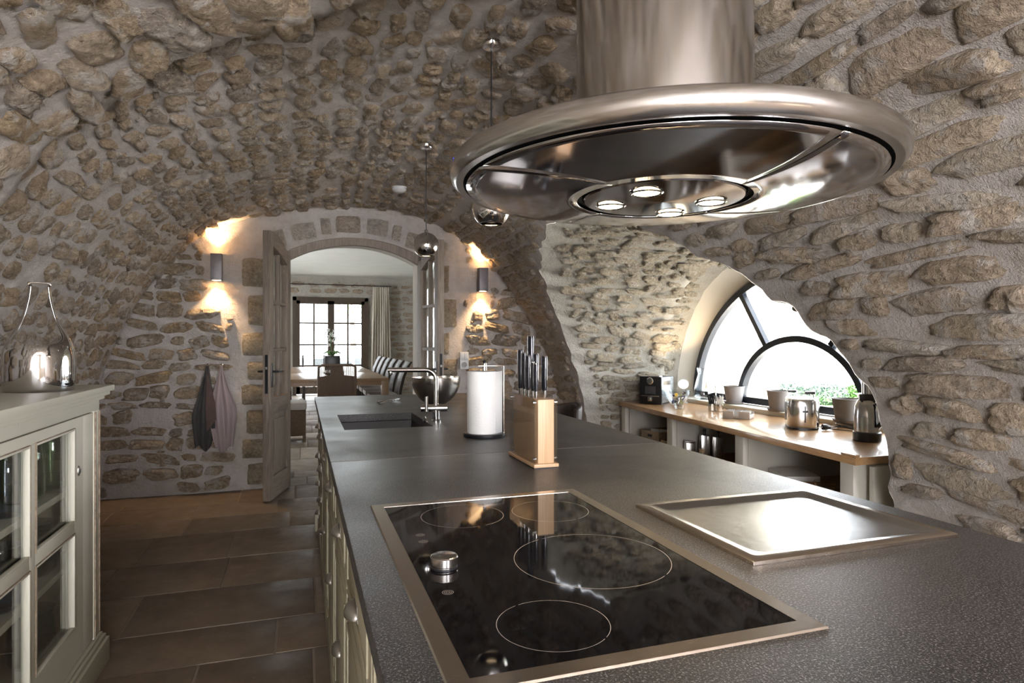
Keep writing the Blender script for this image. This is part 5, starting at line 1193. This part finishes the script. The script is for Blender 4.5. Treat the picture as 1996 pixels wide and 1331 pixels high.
# plug and cable
m = MB(); pts = spline([(3.33, 3.42, 0.757), (3.30, 3.30, 0.757), (3.28, 3.24, 0.765), (3.36, 3.20, 0.775), (3.44, 3.16, 0.765), (3.46, 3.08, 0.757), (3.38, 3.12, 0.762), (3.33, 3.22, 0.785), (3.40, 3.26, 0.79), (3.48, 3.14, 0.765), (3.40, 3.06, 0.757), (3.33, 3.14, 0.757), (3.26, 3.22, 0.762)], 6)
m.tube(pts, 0.0035, 6); t_ = thing('power_cable', 'coiled black power cable with a plug beside the toaster', 'cable', (0, 0, 0)); m.build('cable', 'black', t_)
m = MB(); m.lathe([(0, 0), (0.019, 0.0), (0.020, 0.02), (0.013, 0.045), (0.006, 0.055), (0, 0.055)], 20, mt=Matrix.Translation((3.225, 3.235, 0.772)) @ Vector((1, -0.3, 0)).to_track_quat('Z', 'Y').to_matrix().to_4x4()); m.build('plug', 'black', t_)
for s_ in (-1, 1): m = MB(); m.tube([(3.225, 3.235+s_*0.009, 0.772), (3.207, 3.241+s_*0.009, 0.772)], 0.0024, 8); m.build('pin', 'chrome', t_)
# vacuum pump flask / coffee brewer
t_ = thing('insulated_flask', 'tall steel and black coffee flask at the right end of the counter', 'flask', (3.14, 2.82, CZ_), -0.7)
loft([[(0.075*s_*math.cos(a), 0.085*s_*math.sin(a), z_) for a in [2*PI*i/36 for i in range(36)]] for z_, s_ in ((0.0, 0.96), (0.004, 1.0), (0.05, 1.0), (0.056, 0.92))], (True, True)).build('base', 'black', t_)
loft([[(0.068*s_*math.cos(a), 0.076*s_*math.sin(a), z_) for a in [2*PI*i/36 for i in range(36)]] for z_, s_ in ((0.052, 1.0), (0.14, 1.02), (0.20, 0.94), (0.235, 0.72), (0.242, 0.6))], (True, True)).build('jug_body', 'steel', t_)
m = MB(); m.box(-0.045, 0.055, -0.05, 0.05, 0.236, 0.275); m.build('lid', 'black', t_, bevel=0.006)
loft([[(0.01+0.038*s_*math.cos(a), 0.042*s_*math.sin(a), z_) for a in [2*PI*i/28 for i in range(28)]] for z_, s_ in ((0.27, 1.0), (0.40, 1.0), (0.425, 0.88), (0.432, 0.6))], (True, True)).build('upper_cylinder', 'steel', t_)
m = MB(); m.tube([(0.04, -0.055, 0.225), (0.07, -0.075, 0.20), (0.07, -0.078, 0.12), (0.045, -0.066, 0.09)], [0.012, 0.016, 0.016, 0.012], 12); m.build('handle', 'black', t_)

# items in the open cupboards (shelf at z 0.40)
def basket(loc, rz, lx, ly, h_, lb, mat='cork'):
    t_ = thing('storage_basket', lb, 'basket', loc, rz)
    m = MB(); w_ = 0.006
    m.box(-lx, lx, -ly, -ly+w_, 0, h_).box(-lx, lx, ly-w_, ly, 0, h_).box(-lx, -lx+w_, -ly, ly, 0, h_).box(lx-w_, lx, -ly, ly, 0, h_).box(-lx, lx, -ly, ly, 0, w_); m.build('sides', mat, t_, bevel=0.002)
    m = MB(); m.box(-0.03, 0.03, -ly-0.002, -ly+0.001, h_*0.55, h_*0.75); m.build('hand_hole', 'black', t_, smooth=False)
basket((3.16, 5.02, 0.4005), -1.45, 0.13, 0.16, 0.12, 'natural storage box with white packets in the left cupboard', 'cork')
for i in range(4):
    m = MB(); m.box(-0.045, 0.045, -0.018, 0.018, 0, 0.115); tag(m.build('packet', 'white_ceramic', None, (3.11+0.05*i, 5.08-0.055*i, 0.408), rz=-1.2+0.2*i, bevel=0.004), 'white packet in the storage box of the left cupboard', 'packet', 'white packets in the storage box')
basket((3.13, 4.64, 0.4005), -1.45, 0.15, 0.14, 0.07, 'low basket of small cream cups in the left cupboard', 'cork')
for i in range(8):
    m = MB(); m.lathe([(0, 0.002), (0.018, 0.002), (0.030, 0.03), (0.036, 0.055), (0.033, 0.055), (0.027, 0.03), (0, 0.006)], 20, cap=False)
    tag(m.build('cup', 'cup_cer', None, (3.06+0.075*(i % 3), 4.55+0.078*(i//3), 0.408+(0.02 if i % 2 else 0.0)), rot=(0.25*(i % 3-1), 0.2*(i % 2), 0)), 'small cream cup in the low basket of the left cupboard', 'cup', 'cream cups in the low basket')
for i in range(8):
    m = MB(); m.lathe([(0, 0), (0.045, 0), (0.075, 0.009), (0.074, 0.011), (0.044, 0.003), (0, 0.003)], 32, cap=False); tag(m.build('plate', 'white_ceramic', None, (3.42, 4.86, 0.4005+0.0*i+0.021*i+0.0), smooth=True), 'white saucer in the stack at the back of the left cupboard', 'plate', 'stack of white saucers')
for i, (x, y_, lb) in enumerate(((2.95, 4.31, 'square steel tin at the left of the middle cupboard'), )):
    t_ = thing('steel_tin', lb, 'tin', (x, y_, 0.4005), -0.4); m = MB(); m.box(-0.04, 0.04, -0.04, 0.04, 0, 0.125); m.build('body', 'steel', t_, bevel=0.010)
    m = MB(); m.box(-0.041, 0.041, -0.041, 0.041, 0.126, 0.133); m.build('lid', 'steel', t_, bevel=0.004)
for x, y_, lb in ((3.04, 4.24, 'left steel oil bottle with a black stopper in the middle cupboard'), (3.08, 4.13, 'right steel oil bottle with a black stopper in the middle cupboard')):
    t_ = thing('oil_bottle', lb, 'bottle', (x, y_, 0.4005), -0.4, 'steel oil bottles'); m = MB(); m.box(-0.035, 0.035, -0.035, 0.035, 0, 0.19); m.build('body', 'steel', t_, bevel=0.006)
    m = MB(); m.lathe([(0.012, 0.19), (0.010, 0.21), (0.013, 0.215), (0.013, 0.235), (0, 0.238)], 16); m.build('stopper', 'black', t_)
t_ = thing('toothpick_holder', 'slim steel holder of toothpicks in front of the oil bottles', 'holder', (2.93, 4.12, 0.4005)); m = MB(); m.lathe([(0, 0), (0.018, 0), (0.018, 0.075), (0.016, 0.075), (0.016, 0.01), (0, 0.01)], 20, cap=False); m.build('tube', 'steel', t_)
m = MB()
for i in range(24): a = i*2.4; r_ = 0.012*math.sqrt(i/24); m.tube([(r_*0.6*math.cos(a), r_*0.6*math.sin(a), 0.01), (1.9*r_*math.cos(a), 1.9*r_*math.sin(a), 0.10)], 0.0013, 5)
tag(m.build('toothpicks', 'bamboo', None, (2.93, 4.12, 0.4005), smooth=False), 'wooden toothpicks standing in the slim steel holder', 'toothpicks', kind='stuff')
tumbler((3.22, 3.76, 0.4005), 0.05, 0.15, 'tall clear glass at the back of the middle cupboard', grp=None); tumbler((3.10, 3.70, 0.4005), 0.045, 0.13, 'clear glass in front of the taller one in the middle cupboard')
t_ = thing('salt_mill', 'clear mill filled with white salt at the right of the middle cupboard', 'mill', (2.93, 3.62, 0.4005)); m = MB(); m.lathe([(0, 0), (0.026, 0), (0.026, 0.05), (0.023, 0.052)], 24, cap=False); m.build('grinder', 'steel', t_)
m = MB(); m.lathe([(0.023, 0.06), (0.023, 0.155), (0.021, 0.155), (0.021, 0.06)], 24, cap=False); m.build('tube', 'glass_thin', t_); m = MB(); m.lathe([(0, 0.061), (0.0205, 0.061), (0.0205, 0.11), (0, 0.112)], 20, cap=False); m.build('salt', 'white_ceramic', t_)
m = MB(); m.lathe([(0.0265, 0.05), (0.0265, 0.06), (0.02, 0.06)], 24); m.build('collar', 'black', t_)
t_ = thing('wooden_box', 'flat oak box in the right-hand cupboard', 'box', (2.98, 3.20, 0.4005), -0.18); m = MB(); m.box(-0.15, 0.15, -0.16, 0.16, 0, 0.05); m.build('body', 'boxwood', t_, bevel=0.003)
m = MB(); m.box(-0.155, 0.155, -0.165, 0.165, 0.0505, 0.062); m.build('lid', 'boxwood', t_, bevel=0.003)
t_ = thing('white_tray', 'folded white tray resting on the oak box', 'tray', (2.99, 3.24, 0.4630), -0.3); m = MB()
m.add([(-0.11, -0.13, 0.0), (0.10, -0.15, 0.0), (0.11, 0.13, 0.0), (-0.10, 0.14, 0.0), (-0.11, -0.13, 0.03), (0.10, -0.15, 0.032), (0.11, 0.13, 0.04), (-0.10, 0.14, 0.03)], [(0, 3, 2, 1), (4, 5, 6, 7), (0, 1, 5, 4), (1, 2, 6, 5), (2, 3, 7, 6), (3, 0, 4, 7)]); m.build('body', 'white_ceramic', t_, bevel=0.004)
t_ = thing('glass_bowl', 'clear glass bowl lying at the right end of the right-hand cupboard', 'bowl', (2.92, 2.80, 0.4005)); pr = [(0.045, 0.003), (0.08, 0.02), (0.12, 0.07), (0.14, 0.12)]
m = MB(); m.lathe([(0, 0.003)]+pr+[(r_-0.003, z_) for r_, z_ in pr[::-1]]+[(0, 0.008)], 40, cap=False); m.build('shell', 'glass_thin', t_)

# bar stool behind the island
t_ = thing('bar_stool', 'dark leather bar stool with a rounded back tucked behind the island', 'stool', (1.61, 3.86, 0), -PI/2+0.15)
m = MB(); m.lathe([(0, 0.0), (0.2, 0), (0.2, 0.012), (0.03, 0.03)], 32, cap=False); m.build('base', 'chrome', t_)
m = MB(); m.tube([(0, 0, 0.02), (0, 0, 0.62)], 0.025, 14); m.build('column', 'chrome', t_)
m = MB(); m.lathe([(0, 0.60), (0.17, 0.61), (0.19, 0.65), (0.17, 0.69), (0, 0.695)], 36, cap=False); m.build('seat', 'leather', t_)
m = MB(); vs = []
for i in range(25):
    a = PI*0.12+PI*0.76*i/24; 
    for z_, r_ in ((0.68, 0.155), (0.80, 0.165), (0.905, 0.17), (0.925, 0.165)): vs.append((r_*math.cos(a), r_*math.sin(a), z_-0.03*abs(i-12)/12))
m.add(vs, [(i*4+j, (i+1)*4+j, (i+1)*4+j+1, i*4+j+1) for i in range(24) for j in range(3)]); o = m.build('backrest', 'leather', t_, ang=60); md = o.modifiers.new('s', 'SOLIDIFY'); md.thickness = 0.03; md.offset = -1

# ------------------------------------------------------------------ dining room furniture
TY0, TY1, TX0, TX1, TZ = 10.0, 15.0, -0.36, 1.31, 0.755
t_ = thing('dining_table', 'long oak dining table in the room beyond the doorway', 'table', ((TX0+TX1)/2, (TY0+TY1)/2, 0)); hx, hy = (TX1-TX0)/2, (TY1-TY0)/2
m = MB(); m.box(-hx, hx, -hy, -0.5, TZ-0.045, TZ); m.build('tabletop', 'oaktable', t_, bevel=0.003)
m = MB(); m.box(-hx, hx, -0.492, hy, TZ-0.045, TZ); m.build('tabletop', 'oaktable', t_, bevel=0.003)
for sx in (-1, 1):
    for sy in (-1, 1): m = MB(); m.box(min(sx*hx, sx*(hx-0.11)), max(sx*hx, sx*(hx-0.11)), min(sy*hy, sy*(hy-0.11)), max(sy*hy, sy*(hy-0.11)), 0, TZ-0.045); m.build('leg', 'oaktable', t_, bevel=0.003)
m = MB(); m.box(-hx+0.02, hx-0.02, -hy+0.02, -hy+0.05, TZ-0.11, TZ-0.045).box(-hx+0.02, -hx+0.05, -hy+0.1, hy-0.1, TZ-0.11, TZ-0.045).box(hx-0.05, hx-0.02, -hy+0.1, hy-0.1, TZ-0.11, TZ-0.045); m.build('apron', 'oaktable', t_, smooth=False)
def wicker_chair(loc, rz, lb):   # faces local +y
    t_ = thing('wicker_chair', lb, 'chair', loc, rz, 'wicker chairs at the dining table')
    m = MB(); m.box(-0.24, 0.24, -0.20, 0.25, 0.06, 0.42); m.build('woven_body', 'wicker', t_, bevel=0.02)
    m = MB(); m.box(-0.225, 0.225, -0.19, 0.25, 0.42, 0.48); m.build('cushion', 'cushion', t_, bevel=0.02)
    m = MB(); m.tube([(-0.24, -0.22, 0.40), (-0.25, -0.26, 0.75), (-0.245, -0.28, 0.975), (-0.20, -0.285, 1.0), (0, -0.285, 1.0), (0.20, -0.285, 1.0), (0.245, -0.28, 0.975), (0.25, -0.26, 0.75), (0.24, -0.22, 0.40)], 0.018, 10); m.build('back_frame', 'wicker', t_)
    m = MB(); m.add([(-0.24, -0.23, 0.40), (0.24, -0.23, 0.40), (0.24, -0.265, 0.84), (0.09, -0.27, 0.86), (0.08, -0.28, 0.99), (-0.08, -0.28, 0.99), (-0.09, -0.27, 0.86), (-0.24, -0.265, 0.84)], [(0, 1, 2, 3, 6, 7), (3, 4, 5, 6)]); o = m.build('back_panel', 'wicker', t_, smooth=False); md = o.modifiers.new('s', 'SOLIDIFY'); md.thickness = 0.015
    m = MB()
    for k in range(27):
        x = -0.235+0.47*k/26; m.tube([(x, -0.244, 0.42), (x, -0.276, 0.84), (x, -0.288, 0.99)], 0.0045, 5)
    o = m.build('back_canes', 'wicker', t_); o['kind'] = 'stuff'
    for sx in (-1, 1):
        for sy in (-0.19, 0.24): m = MB(); m.box(sx*0.22-0.02, sx*0.22+0.02, sy-0.02, sy+0.02, 0, 0.07); m.build('leg', 'wicker', t_, smooth=False)
    return t_
wicker_chair((0.475, 9.32, 0), 0.0, 'wicker armless chair with its back to the doorway at the table end')
# stool-like wicker chair on the left (side view, seat forward)
t_ = thing('wicker_stool', 'wicker stool with a thick pale cushion left of the table end', 'stool', (-0.20, 8.98, 0))
m = MB(); m.box(-0.26, 0.26, -0.24, 0.24, 0.08, 0.42); m.build('woven_body', 'wicker', t_, bevel=0.02)
m = MB(); m.box(-0.27, 0.27, -0.25, 0.25, 0.42, 0.52); m.build('cushion', 'cushion', t_, bevel=0.03)
for sx in (-1, 1):
    for sy in (-1, 1): m = MB(); m.box(sx*0.24-0.02, sx*0.24+0.02, sy*0.22-0.02, sy*0.22+0.02, 0, 0.09); m.build('leg', 'wicker', t_, smooth=False)
def leather_chair():   # faces local +y
    t_ = thing('leather_chair', 'x', 'chair', (0, 0, 0), 0, 'dark leather chairs along the right of the dining table')
    m = MB(); m.box(-0.23, 0.23, -0.20, 0.24, 0.40, 0.485); m.build('seat', 'cushion', t_, bevel=0.025)
    rings = []
    for z_, y_, th in ((0.36, -0.20, 0.04), (0.55, -0.22, 0.05), (0.75, -0.27, 0.05), (0.92, -0.345, 0.045), (1.0, -0.40, 0.035)):
        rings.append([(-0.235, y_-th, z_), (0.235, y_-th, z_), (0.235, y_, z_), (-0.235, y_, z_)])
    loft(rings, (True, True)).build('backrest', 'leather', t_, bevel=0.006)
    m = MB(); m.tube([(-0.237, -0.20, 0.4), (-0.237, -0.225, 0.6), (-0.237, -0.272, 0.76), (-0.237, -0.345, 0.93), (-0.237, -0.40, 1.0)], 0.004, 6); m.build('piping', 'cushion', t_)
    m = MB(); m.tube([(0.237, -0.20, 0.4), (0.237, -0.225, 0.6), (0.237, -0.272, 0.76), (0.237, -0.345, 0.93), (0.237, -0.40, 1.0)], 0.004, 6); m.build('piping', 'cushion', t_)
    for sx in (-1, 1):
        for sy in (-0.19, 0.21): m = MB(); m.box(sx*0.2-0.022, sx*0.2+0.022, sy-0.022, sy+0.022, 0, 0.40); m.build('leg', 'leather', t_, smooth=False)
    return t_
lc = leather_chair(); nms = ['nearest the doorway', 'second from the doorway', 'third from the doorway', 'fourth from the doorway', 'fifth from the doorway', 'farthest, next to the curtain']
for i in range(6):
    c_ = lc if i == 0 else copy_tree(lc); c_.location = (1.28, 10.42+0.78*i, 0); c_.rotation_euler = (0, 0, PI/2); c_['label'] = 'dark leather chair on the right of the table, '+nms[i]
for i in range(3):
    c_ = copy_tree(lc); c_.location = (-0.42, 10.9+1.3*i, 0); c_.rotation_euler = (0, 0, -PI/2); c_['label'] = 'dark leather chair on the left of the table, '+['nearest the doorway', 'in the middle', 'farthest away'][i]; c_['group'] = 'dark leather chairs along the left of the dining table'
t_ = thing('end_chair', 'dark open-framed chair at the window end of the table', 'chair', (0.28, 15.35, 0), PI)
m = MB(); m.tube([(-0.24, -0.2, 0), (-0.24, -0.24, 1.0), (0.24, -0.24, 1.0), (0.24, -0.2, 0)], 0.022, 8); m.build('back_frame', 'leather', t_)
m = MB(); m.box(-0.23, 0.23, -0.2, 0.24, 0.42, 0.47); m.build('seat', 'leather', t_, bevel=0.01)
for sx in (-1, 1): m = MB(); m.box(sx*0.21-0.02, sx*0.21+0.02, 0.2, 0.24, 0, 0.42); m.build('leg', 'leather', t_, smooth=False)
# orchid
t_ = thing('orchid', 'white orchid in a black square planter on the dining table', 'plant', (0.57, 12.6, TZ+0.0005))
m = MB(); m.box(-0.14, 0.14, -0.14, 0.14, 0, 0.30); m.build('planter', 'black', t_, bevel=0.004)
m = MB(); m.tube([(0, 0, 0.3), (-0.03, 0, 0.55), (-0.02, 0, 0.78)], 0.006, 6).tube([(0.02, 0, 0.3), (0.05, 0, 0.55), (0.02, 0, 0.72)], 0.006, 6); m.build('stem', 'leaf', t_)
rnd = random.Random(3); m = MB()
for i in range(6):
    a = i*1.05; pts = [(0.0, 0, 0.3), (0.09*math.cos(a), 0.09*math.sin(a), 0.38), (0.19*math.cos(a), 0.19*math.sin(a), 0.33)]
    m.tube(pts, [0.01, 0.022, 0.004], 6)
m.build('leaves', 'leaf', t_)
for i in range(16):
    x, z_, y_ = rnd.uniform(-0.13, 0.10), rnd.uniform(0.50, 0.80), rnd.uniform(-0.06, 0.06); m = MB()
    for k in range(5):
        a = k*2*PI/5+i; c_, s_ = math.cos(a), math.sin(a); r_ = 0.042
        m.add([(0, 0, 0), (r_*0.6*math.cos(a-0.5), -0.008, r_*0.6*math.sin(a-0.5)), (r_*c_, 0.004, r_*s_), (r_*0.6*math.cos(a+0.5), -0.008, r_*0.6*math.sin(a+0.5))], [(0, 1, 2, 3)])
    m.build('blossom', 'petal', t_, (x, y_, z_), smooth=False)
t_ = thing('shell_dish', 'pale dish of shells on the table behind the near wicker chair', 'dish', (0.50, 11.0, TZ+0.0005))
m = MB(); m.lathe([(0, 0), (0.08, 0.0), (0.16, 0.05), (0.155, 0.052), (0.078, 0.006), (0, 0.006)], 28, cap=False); m.build('dish', 'leather', t_)
for i in range(7):
    a = i*0.9; m = MB(); m.lathe([(0, 0), (0.033, 0.01), (0.038, 0.03), (0.02, 0.055), (0, 0.06)], 10, mt=rotm('X', 0.5*math.sin(i*2), (0, 0, 0))); tag(m.build('shell', 'cushion', None, (0.50+0.095*math.cos(a), 11.0+0.095*math.sin(a), TZ+0.035)), 'pale shell in the dark dish on the dining table', 'shell', 'shells in the dish')
# curtain
t_ = thing('curtain', 'pleated off-white linen curtain right of the dining window', 'curtain', (1.93, 16.27, 0.02)); m = MB(); vs = []; nu = 110; zz = [0, 0.6, 1.2, 1.8, 2.3, 2.55, 2.62, 2.70]
for z_ in zz:
    for j in range(nu+1):
        u_ = j/nu; hw = 0.27-0.06*z_/2.7; pin_ = 1.0 if z_ < 2.4 else 0.45
        vs.append((-hw+2*hw*u_+0.012*math.sin(u_*40+z_), 0.048*pin_*math.sin(u_*2*PI*8+0.3*math.sin(z_*2))+0.012*math.sin(u_*9+z_*3), z_))
k = nu+1; m.add(vs, [(i*k+j, i*k+j+1, (i+1)*k+j+1, (i+1)*k+j) for i in range(len(zz)-1) for j in range(nu)]); o = m.build('cloth', 'linen', t_, ang=80); md = o.modifiers.new('s', 'SOLIDIFY'); md.thickness = 0.004
t_ = thing('curtain_rod', 'thin black curtain rod above the dining window', 'rod', (0.9, 16.28, 2.745)); m = MB(); m.tube([(-1.3, 0, 0), (1.3, 0, 0)], 0.010, 8); m.build('rod', 'black', t_)
for x in (-1.2, 0.0, 1.2): m = MB(); m.tube([(x, 0, 0), (x, 0.2, 0)], 0.008, 6); m.build('bracket', 'black', t_)
